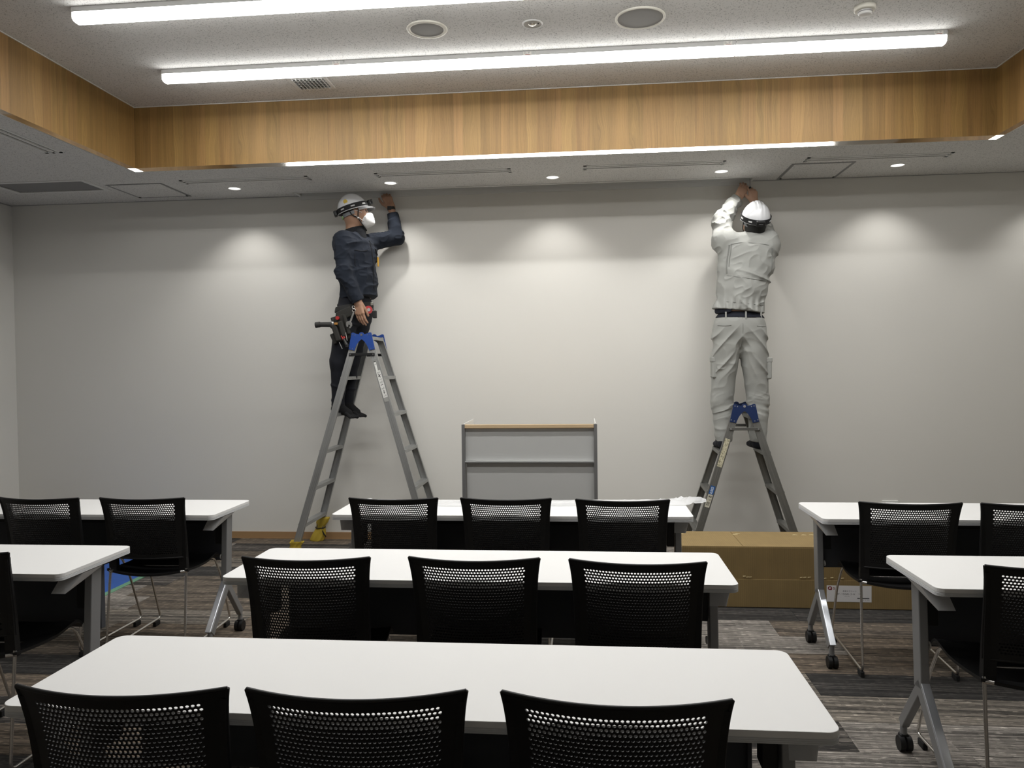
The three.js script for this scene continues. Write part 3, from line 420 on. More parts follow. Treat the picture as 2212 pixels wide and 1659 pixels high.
// ---------------------------------------------------------------- long cardboard box
{
  const x0 = 0.562, x1 = 3.72, zf = -4.71, D = 0.42, H = 0.366, W = x1 - x0;
  const cb = (r, g, b, k) => std({ map: tex(512, 256, (x, y, c) => { const n = 0.93 + 0.05 * vnoise(x / 40, y / 40, 3 + k) + 0.03 * vnoise(x / 6, y / 40, 4) + 0.03 * (hash2(x, y, k) - 0.5) + 0.02 * Math.sin(x * 0.9); c[0] = r * n; c[1] = g * n; c[2] = b * n; }, { rep: [0.9, 0.45] }), roughness: 0.9 });
  const mat = cb(138, 116, 75, 1), mat2 = cb(144, 122, 80, 2);
  const o = thing('cardboard_box', 'long brown cardboard box on the carpet behind the right tables', 'box', [x0, 0, zf]);
  const uvb = (g) => boxUV(g);
  part('body', uvb(rbx(W, H - 0.004, D, 0.004, W / 2, (H - 0.004) / 2, -D / 2)), mat, o);
  part('front_flap', uvb(rbx(W - 0.004, 0.168, 0.005, 0.002, W / 2, 0.087, 0.0035)), mat2, o);
  for (const [a, b] of [[0.002, 0.36], [0.362, 1.35], [1.352, 2.3], [2.302, W - 0.002]]) part('top_flap', uvb(rbx(b - a, 0.005, D - 0.002, 0.002, (a + b) / 2, H - 0.0022, -D / 2)), mat2, o);
  part('tape', uvb(new THREE.BoxGeometry(0.055, 0.0008, D).translate(0.94, H + 0.0008, -D / 2)), std({ color: rgb(0.42, 0.28, 0.11), roughness: 0.35 }), o, 'brown tape across the lid');
  const st = std({ color: rgb(0.62, 0.52, 0.30), roughness: 0.5, metalness: 0.5 });
  const staple = (x, y, z, top) => part('staple', top ? [rod([x - 0.009, H + 0.0015, z], [x + 0.009, H + 0.0015, z + 0.003], 0.0022, 0.0016, 6), bx(0.03, 0.0012, 0.012, x, H + 0.0006, z + 0.004)] : [rod([x - 0.008, y, 0.007], [x + 0.008, y + 0.002, 0.008], 0.0022, 0.0016, 6)], st, o);
  for (const [x, z] of [[0.035, -0.33], [0.375, -0.33], [0.395, -0.35], [0.745, -0.33], [0.80, -0.33], [0.85, -0.34], [0.90, -0.33], [0.85, -0.21], [0.98, -0.34], [1.01, -0.34]]) staple(x, 0, z, true);
  for (const x of [0.365, 0.385, 0.40, 0.695, 0.715, 0.74, 0.79, 0.83, 0.87, 0.93]) staple(x, 0.182 + 0.008 * hash2(x * 100 | 0, 2), 0, false);
  const lab = canvasTex(1024, 392, (g, w, h) => {
    g.fillStyle = '#e6e4e4'; g.fillRect(0, 0, w, h); g.strokeStyle = '#7d1420'; g.lineWidth = 22; g.beginPath(); g.ellipse(72, 62, 40, 34, 0, 0, 7); g.stroke(); g.beginPath(); g.moveTo(84, 72); g.lineTo(116, 100); g.stroke();
    g.fillStyle = '#7d1420'; g.font = 'bold 84px sans-serif'; g.fillText('S', 142, 96);
    g.strokeStyle = '#333'; g.lineWidth = 4.5; const P = (x, y, L) => { g.beginPath(); L.forEach(([a, b, m], i) => (i === 0 || m ? g.moveTo(x + a * 36, y + b * 36) : g.lineTo(x + a * 36, y + b * 36))); g.stroke(); };
    const yy = 112; // hand-drawn strokes of the seven characters above the type number
    P(366, yy, [[0.2, 0.1], [0.75, 0], [0.1, 0.35, 1], [0.9, 0.35], [0, 0.62, 1], [1, 0.62], [0.5, 0.05, 1], [0.5, 0.95], [0.35, 0.85]]);
    P(412, yy, [[0, 0.1], [0.5, 0.1], [0, 0.35, 1], [0.5, 0.35], [0.02, 0.55, 1], [0.5, 0.55], [0, 0.9, 1], [0.52, 0.85], [0.26, 0, 1], [0.26, 0.9], [0.6, 0.3, 1], [1, 0.3], [0.92, 0.9], [0.8, 0.85], [0.78, 0, 1], [0.72, 0.5], [0.55, 0.95]]);
    P(458, yy, [[0.1, 0.15], [0.85, 0.15], [0.5, 0.6], [0.05, 0.95], [0.55, 0.55, 1], [0.95, 0.95]]);
    P(504, yy, [[0.4, 0.05], [0.3, 0.3], [0.05, 0.55], [0.35, 0.25, 1], [0.9, 0.25], [0.75, 0.65], [0.3, 0.98]]);
    P(550, yy, [[0.2, 0.1], [0.2, 0.6], [0.8, 0.05, 1], [0.8, 0.5], [0.65, 0.8], [0.35, 0.98]]);
    P(596, yy, [[0, 0.5], [1, 0.5]]); P(642, yy, [[0.1, 0.15], [0.4, 0.35], [0.1, 0.9, 1], [0.6, 0.75], [0.95, 0.2]]);
    g.fillStyle = '#222'; g.font = '58px monospace'; g.fillText('SMT-150WN-3-W', 192, 222, 520); g.fillText('103', 720, 222, 100);
    g.fillStyle = '#666'; g.font = '24px monospace'; g.fillText('J3HU1103S', 396, 262);
    g.fillStyle = '#555'; g.fillRect(700, 292, 275, 22); g.font = '24px monospace'; g.fillText('MADE IN JAPAN', 800, 352, 180);
  });
  part('shipping_label', rbx(0.255, 0.097, 0.0006, 0.0002, 0.9675, 0.0925, 0.0065, 1).clone(), std({ color: rgb(0.8, 0.8, 0.8), roughness: 0.5 }), o, 'white printed shipping label');
  part('label_print', new THREE.PlaneGeometry(0.253, 0.095).translate(0.9675, 0.0925, 0.0070), std({ map: lab, roughness: 0.5 }), o, 'printed type number and red logo');
}
// ---------------------------------------------------------------- blue protective mat on the floor
{
  const o = thing('protective_mat', 'blue protective sheet edged with green tape under the left tables', 'mat', [-3.72, 0, -5.15]);
  const blue = std({ map: tex(256, 256, (x, y, c) => { const n = 0.96 + 0.06 * vnoise(x / 20, y / 20, 2) + 0.03 * hash2(x, y, 1); c[0] = 40 * n; c[1] = 88 * n; c[2] = 168 * n; }, { rep: [0.5, 0.5] }), roughness: 0.6 });
  part('sheet', boxUV(span(-0.58, 0.575, 0, 0.003, -0.85, 0.85)), blue, o);
  part('edge_tape', [span(0.560, 0.602, 0.0, 0.0036, -0.85, 0.85), span(-0.58, 0.602, 0, 0.0036, -0.87, -0.83)], std({ color: rgb(0.14, 0.32, 0.20), roughness: 0.6 }), o, 'green tape edging');
}
// ---------------------------------------------------------------- plastic film on the far centre table
{
  const nx = 150, nz = 16, P = [], idx = [];
  for (let i = 0; i <= nx; i++) for (let j = 0; j <= nz; j++) {
    const u = i / nx, v = j / nz, x = -1.235 + 1.86 * u, endR = sst(0.82, 0.97, u), endL = 1 - sst(0.0, 0.07, u);
    const taper = 1 - 0.75 * sst(0.93, 1.0, u) - 0.6 * (1 - sst(0, 0.05, u)), zc = -4.14 + 0.03 * Math.sin(u * 5), z = zc + (v - 0.5) * 0.17 * taper;
    const ridge = Math.pow(1 - Math.abs(n3(x * 9, z * 16, 1.5)), 3), fold = Math.pow(1 - Math.abs(n3(x * 22 + 4, z * 30, 7)), 4);
    let y = 0.722 + (0.009 + 0.022 * endR + 0.016 * endL) * ridge * Math.sin(Math.PI * clamp(v, 0.04, 0.96)) + (0.003 + 0.007 * endR) * fold;
    y -= 0.0;
    P.push(x, y, z);
  }
  for (let i = 0; i < nx; i++) for (let j = 0; j < nz; j++) { const a = i * (nz + 1) + j, b = a + nz + 1; idx.push(a, a + 1, b, b, a + 1, b + 1); }
  const g = new THREE.BufferGeometry(); g.setAttribute('position', new THREE.Float32BufferAttribute(P, 3)); g.setIndex(idx); g.computeVertexNormals();
  single('plastic_film', 'crumpled clear plastic film lying along the far centre table', 'plastic film', g, phys({ color: rgb(0.93, 0.94, 0.95), roughness: 0.28, transmission: 0.4, thickness: 0, side: THREE.DoubleSide }));
}
// ---------------------------------------------------------------- stepladders
function ladder({ label, x, z, H, a, wt, wb, s, rungs, alu, blue, spreader, spY, bags, stickers, chip }) {
  const o = thing('stepladder', label, 'stepladder', [x, 0, z], a);
  const at = (side, nf, y, du = 0, dw = 0) => { const t = (H - y) / H; return [side * (0.046 + (s - 0.046) * t) + du, y, nf * (wt + (wb - wt) * t) + dw]; };
  for (const side of [-1, 1]) for (const nf of [1, -1]) {
    const A = at(side, nf, 0.012), B = at(side, nf, H - 0.012), g = [bar(A, B, 0.052, 0.004, V(0, 0, 1))];
    // channel section: web with two lips and three raised ribs
    const off = (du, dw) => [[A[0] + du, A[1], A[2] + dw], [B[0] + du, B[1], B[2] + dw]];
    for (const k of [-1, 1]) { const [p, q] = off(k * 0.0255, -nf * 0.011); g.push(bar(p, q, 0.0035, 0.024, V(0, 0, 1))); }
    for (const k of [-0.013, 0, 0.013]) { const [p, q] = off(k, nf * 0.0026); g.push(bar(p, q, 0.005, 0.0022, V(0, 0, 1))); }
    const rail = part('rail', g, alu, o);
    if (!bags) part('rubber_foot', rbx(0.062, 0.05, 0.034, 0.006, A[0], 0.025, A[2]), M.rubber, rail);
  }
  for (const side of [-1, 1]) for (const y of rungs) {
    if (y > H - 0.1 && side < 0) continue;
    const A = at(side, 1, y, 0, -0.002), B = at(side, -1, y, 0, 0.002);
    part('step', [bar(A, B, 0.054, 0.004, V(0, 1, 0)).translate(0, 0.012, 0), bar(A, B, 0.003, 0.024, V(0, 1, 0)).translate(0.0265, 0, 0), bar(A, B, 0.003, 0.024, V(0, 1, 0)).translate(-0.0265, 0, 0)], alu, o);
  }
  // hinge plates, near and far
  const shp = []; const half = [[-0.003, -0.034], [-0.022, -0.050], [-0.040, -0.075], [-0.052, -0.100], [-0.060, -0.120], [-0.104, -0.110], [-0.078, 0.016], [-0.066, 0.019], [-0.045, 0.010], [-0.021, 0.004]];
  for (const p of half) shp.push(p); for (let i = 0; i <= 8; i++) { const t = Math.PI - 0.1 - (Math.PI - 0.2) * i / 8; shp.push([0.02 * Math.cos(t), 0.004 + 0.016 * Math.sin(t)]); } for (const p of [...half].reverse()) shp.push([-p[0], p[1]]);
  for (const nf of [1, -1]) {
    const zz = nf * (wt + 0.0135), p = part('hinge_plate', extrude(shp, 0.004, 0.0006).translate(0, H, nf > 0 ? zz : zz - 0.004), blue, o, 'blue pressed metal hinge');
    part('pivot', rod([0, H + 0.002, zz + nf * 0.004], [0, H + 0.002, zz + nf * 0.008], 0.0095, 0.0095, 18), chip, p);
    for (const [dx, dy] of [[-0.068, 0.004], [-0.050, 0.0], [-0.095, -0.098], [-0.073, -0.106], [0.068, 0.004], [0.050, 0.0], [0.095, -0.098], [0.073, -0.106]]) part('rivet', rod([dx, H + dy, zz + nf * 0.004], [dx, H + dy, zz + nf * 0.0065], 0.0045, 0.0036, 10), chip, p);
    const L = at(-1, nf, H - spY), R = at(1, nf, H - spY); const b = part('spreader_bar', [bar([L[0] - 0.012, L[1], L[2] + nf * 0.0075], [0.012, L[1] + 0.001, L[2] + nf * 0.009], 0.022, 0.004, V(0, 0, 1), 0.0015), bar([-0.012, R[1] + 0.001, R[2] + nf * 0.011], [R[0] + 0.012, R[1], R[2] + nf * 0.012], 0.022, 0.004, V(0, 0, 1), 0.0015)], spreader, o);
    for (const q of [L, R]) part('rivet', rod([q[0], q[1], q[2] + nf * 0.008], [q[0], q[1], q[2] + nf * 0.017], 0.006, 0.005, 12), chip, b);
  }
  for (const [side, y0, y1, w, m, nm] of stickers) {
    const A = V(...at(side, 1, y0, 0, 0.0052)), B = V(...at(side, 1, y1, 0, 0.0052)), d = B.clone().sub(A), L = d.length(); d.normalize(); const xx = d.clone().cross(V(0, 0, 1)).normalize(), zz = xx.clone().cross(d);
    part(nm, new THREE.PlaneGeometry(w, L).applyMatrix4(new THREE.Matrix4().makeBasis(xx, d, zz).setPosition(A.add(B).multiplyScalar(0.5))), m, o);
  }
  if (bags) {
    const ym = std({ color: rgb(0.50, 0.36, 0.04), roughness: 0.75 });
    for (const side of [-1, 1]) for (const nf of [1, -1]) {
      const open = nf > 0, A = at(side, nf, 0), n = 28, rows = open ? [[0, 0.052], [0.012, 0.058], [0.05, 0.050], [0.085, 0.044], [0.105, 0.056], [0.118, 0.060], [0.116, 0.052], [0.09, 0.036]] : [[0, 0.056], [0.012, 0.064], [0.05, 0.060], [0.09, 0.048], [0.112, 0.038], [0.125, 0.040], [0.15, 0.050], [0.185, 0.055], [0.20, 0.050], [0.19, 0.040], [0.15, 0.034]];
      const P = [], I = []; rows.forEach(([y, r], j) => { for (let k = 0; k <= n; k++) { const t = k / n * Math.PI * 2, c = Math.cos(t), sn = Math.sin(t), f = 1 + 0.16 * n3(c * 2 + side * 5, y * 22, sn * 2 + nf * 9) + 0.07 * Math.sin(t * 7 + y * 60); const lean = -side * y * (s - 0.046) / H; P.push(A[0] + lean + c * r * f * 0.95, y === 0 ? 0 : y + 0.012 * (j > rows.length - 4 ? n3(c * 3, 4, sn * 3) : 0), A[2] + sn * r * f * 0.8); } });
      for (let j = 0; j < rows.length - 1; j++) for (let k = 0; k < n; k++) { const a0 = j * (n + 1) + k, b0 = a0 + n + 1; I.push(a0, b0, a0 + 1, b0, b0 + 1, a0 + 1); }
      const g = new THREE.BufferGeometry(); g.setAttribute('position', new THREE.Float32BufferAttribute(P, 3)); g.setIndex(I); g.computeVertexNormals();
      const b = part('foot_bag', g, std({ color: ym.color, roughness: 0.75, side: THREE.DoubleSide }), o, 'yellow cloth bag over the ladder foot');
      if (!open) { const ring = new THREE.TorusGeometry(0.040, 0.0042, 8, 28).rotateX(Math.PI / 2); part('tie_cord', [ring.translate(A[0] - side * 0.112 * (s - 0.046) / H, 0.112, A[2]), wire([[A[0] + 0.045, 0.112, A[2] + 0.01], [A[0] + 0.062, 0.07, A[2] + 0.025], [A[0] + 0.085, 0.035, A[2] + 0.02]], 0.0055, 0.02, 8)], M.rubber, b); }
    }
  }
  return o;
}
{
  const brushed = (r, g, b, k) => std({ map: tex(256, 256, (x, y, c) => { const n = 0.86 + 0.12 * vnoise(x / 2, y / 60, k) + 0.10 * (vnoise(x / 30, y / 30, k + 1) - 0.5) + (hash2(x >> 1, y >> 5, k) > 0.985 ? -0.22 : 0); c[0] = r * n; c[1] = g * n; c[2] = b * n; }, { rep: [1, 1] }), metalness: 0.75, roughness: 0.46 });
  const pic = canvasTex(96, 640, (g, w, h) => { g.fillStyle = '#dcdcd8'; g.fillRect(0, 0, w, h); g.fillStyle = '#9a9a96'; g.fillRect(0, 0, w, 66); g.fillStyle = '#2a2a2a';
    const txt = (y, n) => { for (let i = 0; i < n; i++) g.fillRect(20 + (i % 6) * 10, y + Math.floor(i / 6) * 12, 7, 5); };
    txt(84, 10); g.save(); g.translate(48, 140); g.rotate(0.3); g.fillRect(-6, -20, 12, 32); g.fillRect(-22, 0, 44, 7); g.fillRect(-16, 14, 8, 22); g.fillRect(8, 14, 8, 24); g.restore(); txt(190, 14); g.beginPath(); g.ellipse(34, 258, 11, 7, 0.6, 0, 7); g.fill(); g.lineWidth = 5; g.beginPath(); g.moveTo(50, 268); g.lineTo(60, 248); g.lineTo(80, 254); g.stroke(); txt(284, 14); txt(330, 8);
    g.save(); g.translate(48, 390); g.rotate(-0.4); g.fillRect(-8, -26, 14, 42); g.fillRect(-30, 0, 40, 10); g.fillRect(0, 10, 9, 30); g.beginPath(); g.arc(20, 0, 8, 0, 7); g.fill(); g.restore(); txt(430, 12);
    g.fillStyle = '#8d8d8a'; g.fillRect(0, 470, w, h - 470); g.fillStyle = '#e4e4e0'; g.beginPath(); g.moveTo(48, 470); g.lineTo(88, 470); g.lineTo(88, 600); g.lineTo(42, 600); g.fill(); g.fillStyle = '#333'; g.fillRect(56, 560, 24, 5); g.fillRect(60, 572, 18, 5); g.fillRect(44, 602, 44, 10); });
  const ladderA = ladder({ label: 'tall aluminium stepladder carrying the man in navy, feet in yellow bags', x: -1.7393, z: -6.0927, H: 1.7161, a: 0.0047, wt: 0.1723, wb: 0.275, s: 0.5492, rungs: [0.235, 0.522, 0.806, 1.092, 1.378, 1.690], alu: brushed(186, 187, 186, 31), blue: std({ color: rgb(0.018, 0.065, 0.30), roughness: 0.4 }), spreader: M.black, spY: 0.152, bags: true, chip: std({ color: rgb(0.25, 0.25, 0.26), metalness: 0.8, roughness: 0.4 }),
    stickers: [[1, 1.525, 1.195, 0.036, std({ map: pic, roughness: 0.5 }), 'warning_sticker']] });
  const old = canvasTex(96, 420, (g, w, h) => { g.fillStyle = '#bdb79c'; g.fillRect(0, 0, w, h); for (let i = 0; i < 260; i++) { const a = hash2(i, 1), b = hash2(i, 2), c = hash2(i, 3); g.fillStyle = c > 0.55 ? '#97927a' : '#d2cdb4'; g.fillRect(a * w, b * h, 6 + 18 * hash2(i, 4), 3 + 14 * hash2(i, 5)); } g.fillStyle = '#3a382f'; g.fillRect(56, 60, 14, 12); g.fillRect(60, 150, 14, 12); });
  const logo = canvasTex(72, 256, (g, w, h) => { g.fillStyle = '#1b5596'; g.fillRect(0, 0, w, h); g.fillStyle = '#e8eef4'; g.font = 'bold 56px sans-serif'; g.save(); g.translate(w / 2 + 19, 14); g.rotate(Math.PI / 2); g.textBaseline = 'alphabetic'; g.fillText('ALINCO', 0, 38, 228); g.restore(); });
  const code = canvasTex(96, 280, (g, w, h) => { g.fillStyle = '#c9c5b4'; g.fillRect(0, 0, w, h); g.fillStyle = '#55524a'; for (let i = 0; i < 22; i++) g.fillRect(14, 36 + i * 4, 68, hash2(i, 8) > 0.5 ? 3 : 1); for (let i = 0; i < 3; i++) { g.fillRect(14, 150 + i * 14, 30, 6); g.fillRect(52, 150 + i * 14, 26, 3); } for (let i = 0; i < 2; i++) g.fillRect(16 + i * 34, 214, 24, 34); });
  ladder({ label: 'shorter aluminium stepladder carrying the man in pale workwear', x: 1.1597, z: -5.9997, H: 1.1416, a: -0.0256, wt: 0.1627, wb: 0.2502, s: 0.4104, rungs: [0.22, 0.508, 0.797, 1.06], alu: brushed(150, 150, 146, 41), blue: std({ color: rgb(0.008, 0.025, 0.10), roughness: 0.45 }), spreader: std({ color: rgb(0.17, 0.17, 0.16), roughness: 0.45, metalness: 0.6 }), spY: 0.165, bags: false, chip: std({ color: rgb(0.6, 0.6, 0.6), metalness: 0.8, roughness: 0.35 }),
    stickers: [[-1, 0.905, 0.700, 0.036, std({ map: old, roughness: 0.8 }), 'worn_label'], [-1, 0.560, 0.500, 0.034, std({ map: logo, roughness: 0.5 }), 'maker_label'], [-1, 0.498, 0.405, 0.034, std({ map: code, roughness: 0.6 }), 'barcode_label']] });
}
// ---------------------------------------------------------------- people: distance fields meshed with surface nets
function nets(f, lo, hi, cell, base = [0, 0, 0]) {
  const n = [0, 1, 2].map((k) => Math.ceil((hi[k] - lo[k]) / cell) + 1), [nx, ny, nz] = n, val = new Float32Array(nx * ny * nz);
  let q = 0; for (let k = 0; k < nz; k++) for (let j = 0; j < ny; j++) for (let i = 0; i < nx; i++) val[q++] = f(lo[0] + i * cell, lo[1] + j * cell, lo[2] + k * cell);
  const id = new Int32Array(nx * ny * nz).fill(-1), P = [], I = [], sy = nx, sz = nx * ny, C = [0, 1, sy, sy + 1, sz, sz + 1, sz + sy, sz + sy + 1], E = [[0, 1], [0, 2], [0, 4], [1, 3], [1, 5], [2, 3], [2, 6], [3, 7], [4, 5], [4, 6], [5, 7], [6, 7]];
  for (let k = 0; k < nz - 1; k++) for (let j = 0; j < ny - 1; j++) for (let i = 0; i < nx - 1; i++) {
    const o = i + j * sy + k * sz; let m = 0; for (let c = 0; c < 8; c++) if (val[o + C[c]] < 0) m |= 1 << c; if (m === 0 || m === 255) continue;
    let x = 0, y = 0, z = 0, t = 0; for (const [a, b] of E) { const va = val[o + C[a]], vb = val[o + C[b]]; if ((va < 0) === (vb < 0)) continue; const s = va / (va - vb); x += mix(a & 1, b & 1, s); y += mix((a >> 1) & 1, (b >> 1) & 1, s); z += mix((a >> 2) & 1, (b >> 2) & 1, s); t++; }
    id[o] = P.length / 3; P.push(lo[0] + (i + x / t) * cell, lo[1] + (j + y / t) * cell, lo[2] + (k + z / t) * cell);
  }
  const quad = (a, b, c, d, flip) => { if (a < 0 || b < 0 || c < 0 || d < 0) return; flip ? I.push(a, c, b, a, d, c) : I.push(a, b, c, a, c, d); };
  for (let k = 1; k < nz - 1; k++) for (let j = 1; j < ny - 1; j++) for (let i = 1; i < nx - 1; i++) {
    const o = i + j * sy + k * sz, v = val[o] < 0;
    if (v !== (val[o + 1] < 0)) quad(id[o], id[o - sy], id[o - sy - sz], id[o - sz], v); if (v !== (val[o + sy] < 0)) quad(id[o], id[o - sz], id[o - sz - 1], id[o - 1], v); if (v !== (val[o + sz] < 0)) quad(id[o], id[o - 1], id[o - 1 - sy], id[o - sy], v);
  }
  const N = new Float32Array(P.length), e = cell * 0.6; for (let i = 0; i < P.length; i += 3) { const x = P[i], y = P[i + 1], z = P[i + 2]; let a = f(x + e, y, z) - f(x - e, y, z), b = f(x, y + e, z) - f(x, y - e, z), c = f(x, y, z + e) - f(x, y, z - e); const l = Math.hypot(a, b, c) || 1; N[i] = a / l; N[i + 1] = b / l; N[i + 2] = c / l; P[i] -= base[0]; P[i + 1] -= base[1]; P[i + 2] -= base[2]; }
  // make the winding agree with the normals
  if (I.length) { let s = 0; for (let i = 0; i < Math.min(I.length, 3000); i += 3) { const A = I[i] * 3, B = I[i + 1] * 3, D = I[i + 2] * 3; const ux = P[B] - P[A], uy = P[B + 1] - P[A + 1], uz = P[B + 2] - P[A + 2], vx = P[D] - P[A], vy = P[D + 1] - P[A + 1], vz = P[D + 2] - P[A + 2]; s += (uy * vz - uz * vy) * N[A] + (uz * vx - ux * vz) * N[A + 1] + (ux * vy - uy * vx) * N[A + 2]; } if (s < 0) for (let i = 0; i < I.length; i += 3) { const t = I[i + 1]; I[i + 1] = I[i + 2]; I[i + 2] = t; } }
  const g = new THREE.BufferGeometry(); g.setAttribute('position', new THREE.Float32BufferAttribute(P, 3)); g.setAttribute('normal', new THREE.BufferAttribute(N, 3)); g.setIndex(I);
  const uv = new Float32Array(P.length / 3 * 2); for (let i = 0; i < P.length / 3; i++) { uv[i * 2] = P[i * 3] + P[i * 3 + 2]; uv[i * 2 + 1] = P[i * 3 + 1]; } g.setAttribute('uv', new THREE.BufferAttribute(uv, 2)); return g;
}
const smin = (a, b, k) => { if (k <= 0) return Math.min(a, b); const h = Math.max(k - Math.abs(a - b), 0) / k; return Math.min(a, b) - h * h * k * 0.25; };
const smax = (a, b, k) => -smin(-a, -b, k);
const cap = (a, b, ra, rb, k = 0.02) => { const [ax, ay, az] = a, dx = b[0] - ax, dy = b[1] - ay, dz = b[2] - az, l2 = dx * dx + dy * dy + dz * dz; return { k, f: (x, y, z) => { const px = x - ax, py = y - ay, pz = z - az, h = clamp((px * dx + py * dy + pz * dz) / l2, 0, 1); return Math.hypot(px - h * dx, py - h * dy, pz - h * dz) - (ra + (rb - ra) * h); } }; };
const ell = (c, r, B, k = 0.03) => { const b = B || [[1, 0, 0], [0, 1, 0], [0, 0, 1]]; return { k, f: (x, y, z) => { const px = x - c[0], py = y - c[1], pz = z - c[2]; const u = px * b[0][0] + py * b[0][1] + pz * b[0][2], v = px * b[1][0] + py * b[1][1] + pz * b[1][2], w = px * b[2][0] + py * b[2][1] + pz * b[2][2]; const k0 = Math.hypot(u / r[0], v / r[1], w / r[2]), k1 = Math.hypot(u / (r[0] * r[0]), v / (r[1] * r[1]), w / (r[2] * r[2])); return k1 > 1e-9 ? k0 * (k0 - 1) / k1 : -Math.min(...r); } }; };
const field = (list) => (x, y, z) => { let d = 1e3; for (const p of list) { const e = p.f(x, y, z); d = p.sub ? smax(d, -e, p.k) : smin(d, e, p.k); } return d; };
const plane = (p, n) => { const l = Math.hypot(...n), a = n[0] / l, b = n[1] / l, c = n[2] / l, d = a * p[0] + b * p[1] + c * p[2]; return (x, y, z) => a * x + b * y + c * z - d; };  // positive on the side of n
const cutBy = (f, ps, k = 0.006) => (x, y, z) => { let d = f(x, y, z); for (const p of ps) d = smax(d, p(x, y, z), k); return d; };
const add3 = (a, ...t) => { const o = [...a]; for (const [v, s] of t) { o[0] += v[0] * s; o[1] += v[1] * s; o[2] += v[2] * s; } return o; };
const norm = (v) => { const l = Math.hypot(...v); return v.map((x) => x / l); };
const cross = (a, b) => [a[1] * b[2] - a[2] * b[1], a[2] * b[0] - a[0] * b[2], a[0] * b[1] - a[1] * b[0]];
const perp = (v, to) => { const d = v[0] * to[0] + v[1] * to[1] + v[2] * to[2]; return norm([v[0] - d * to[0], v[1] - d * to[1], v[2] - d * to[2]]); };
const ridge = (x, y, z) => { const n = 1 - Math.abs(n3(x, y, z)); return n * n; };
// hand: dir = wrist to knuckles, side = towards the thumb, palm = direction the palm faces
function handPrims(w, dir, side, palm, { curl = [0.25, 0.3, 0.2], spread = 0.06, thumb = [0.7, 0.5], s = 1, fist = 0 } = {}) {
  dir = norm(dir); side = perp(side, dir); palm = perp(perp(palm, dir), side); const L = [];
  const off = [0.030, 0.0105, -0.0095, -0.0285], len = [0.90, 1.0, 0.94, 0.76], reach = [0.088, 0.092, 0.088, 0.080];
  const rot = (v, a) => [0, 1, 2].map((i) => v[i] * Math.cos(a) + palm[i] * Math.sin(a));
  off.forEach((o, i) => {
    const kn = add3(w, [dir, reach[i] * s], [side, o * s]); L.push(cap(add3(w, [side, o * 0.55 * s]), kn, 0.0165 * s, 0.0125 * s, 0.012));
    const d0 = norm(add3(dir, [side, spread * o / 0.03])); let a = 0, p = kn; [0.043, 0.027, 0.021].forEach((l, j) => { a += curl[j] + fist * 0.1 * i; const dd = [0, 1, 2].map((q) => d0[q] * Math.cos(a) + palm[q] * Math.sin(a)); const e = add3(p, [dd, l * len[i] * s]); L.push(cap(p, e, (0.0098 - j * 0.0009) * s, (0.0090 - j * 0.0009) * s, j === 0 ? 0.006 : 0.003)); p = e; });
  });
  const t0 = add3(w, [dir, 0.022 * s], [side, 0.024 * s], [palm, 0.006 * s]), td = norm(add3(dir, [side, thumb[0]], [palm, thumb[1]])), t1 = add3(t0, [td, 0.042 * s]), t2 = add3(t1, [norm(add3(dir, [side, thumb[0] * 0.3], [palm, thumb[1] * 0.8])), 0.032 * s]), t3 = add3(t2, [norm(add3(dir, [palm, thumb[1] * 0.7])), 0.024 * s]);
  L.push(cap(t0, t1, 0.016 * s, 0.0115 * s, 0.012), cap(t1, t2, 0.0112 * s, 0.0102 * s, 0.004), cap(t2, t3, 0.0102 * s, 0.0088 * s, 0.003)); return L;
}
function headPrims(c, F, U) { // F face direction, U up
  F = norm(F); U = perp(U, F); const L = cross(U, F), B = [L, U, F], at = (l, u, f) => add3(c, [L, l], [U, u], [F, f]);
  return { at, B, L, U, F, prims: [ell(at(0, 0.018, -0.008), [0.076, 0.098, 0.098], B, 0), ell(at(0, -0.045, 0.032), [0.060, 0.066, 0.062], B, 0.03), cap(at(0, -0.098, 0.066), at(0, -0.102, 0.074), 0.020, 0.018, 0.03), cap(at(0, 0.004, 0.090), at(0, -0.030, 0.110), 0.008, 0.0125, 0.014), cap(at(-0.013, -0.036, 0.098), at(0.013, -0.036, 0.098), 0.008, 0.008, 0.008), cap(at(-0.03, 0.026, 0.084), at(0.03, 0.026, 0.084), 0.011, 0.011, 0.016), { ...ell(at(0.031, 0.006, 0.097), [0.017, 0.011, 0.014], B, 0.012), sub: true }, { ...ell(at(-0.031, 0.006, 0.097), [0.017, 0.011, 0.014], B, 0.012), sub: true }, cap(at(-0.018, -0.066, 0.090), at(0.018, -0.066, 0.090), 0.009, 0.009, 0.01), cap(at(0.048, -0.02, 0.062), at(0.04, -0.06, 0.06), 0.018, 0.016, 0.03), cap(at(-0.048, -0.02, 0.062), at(-0.04, -0.06, 0.06), 0.018, 0.016, 0.03),
    ell(at(0.077, -0.004, -0.004), [0.010, 0.031, 0.020], B, 0.006), ell(at(-0.077, -0.004, -0.004), [0.010, 0.031, 0.020], B, 0.006), { ...ell(at(0.087, 0.0, 0.0), [0.005, 0.017, 0.009], B, 0.004), sub: true }, { ...ell(at(-0.087, 0.0, 0.0), [0.005, 0.017, 0.009], B, 0.004), sub: true }] };
}
const skin = (r, g, b) => phys({ color: rgb(r, g, b), roughness: 0.55, sheen: 0.2, sheenRoughness: 0.5 });
const basis = (H) => new THREE.Matrix4().makeBasis(V(...H.L), V(...H.U), V(...H.F));
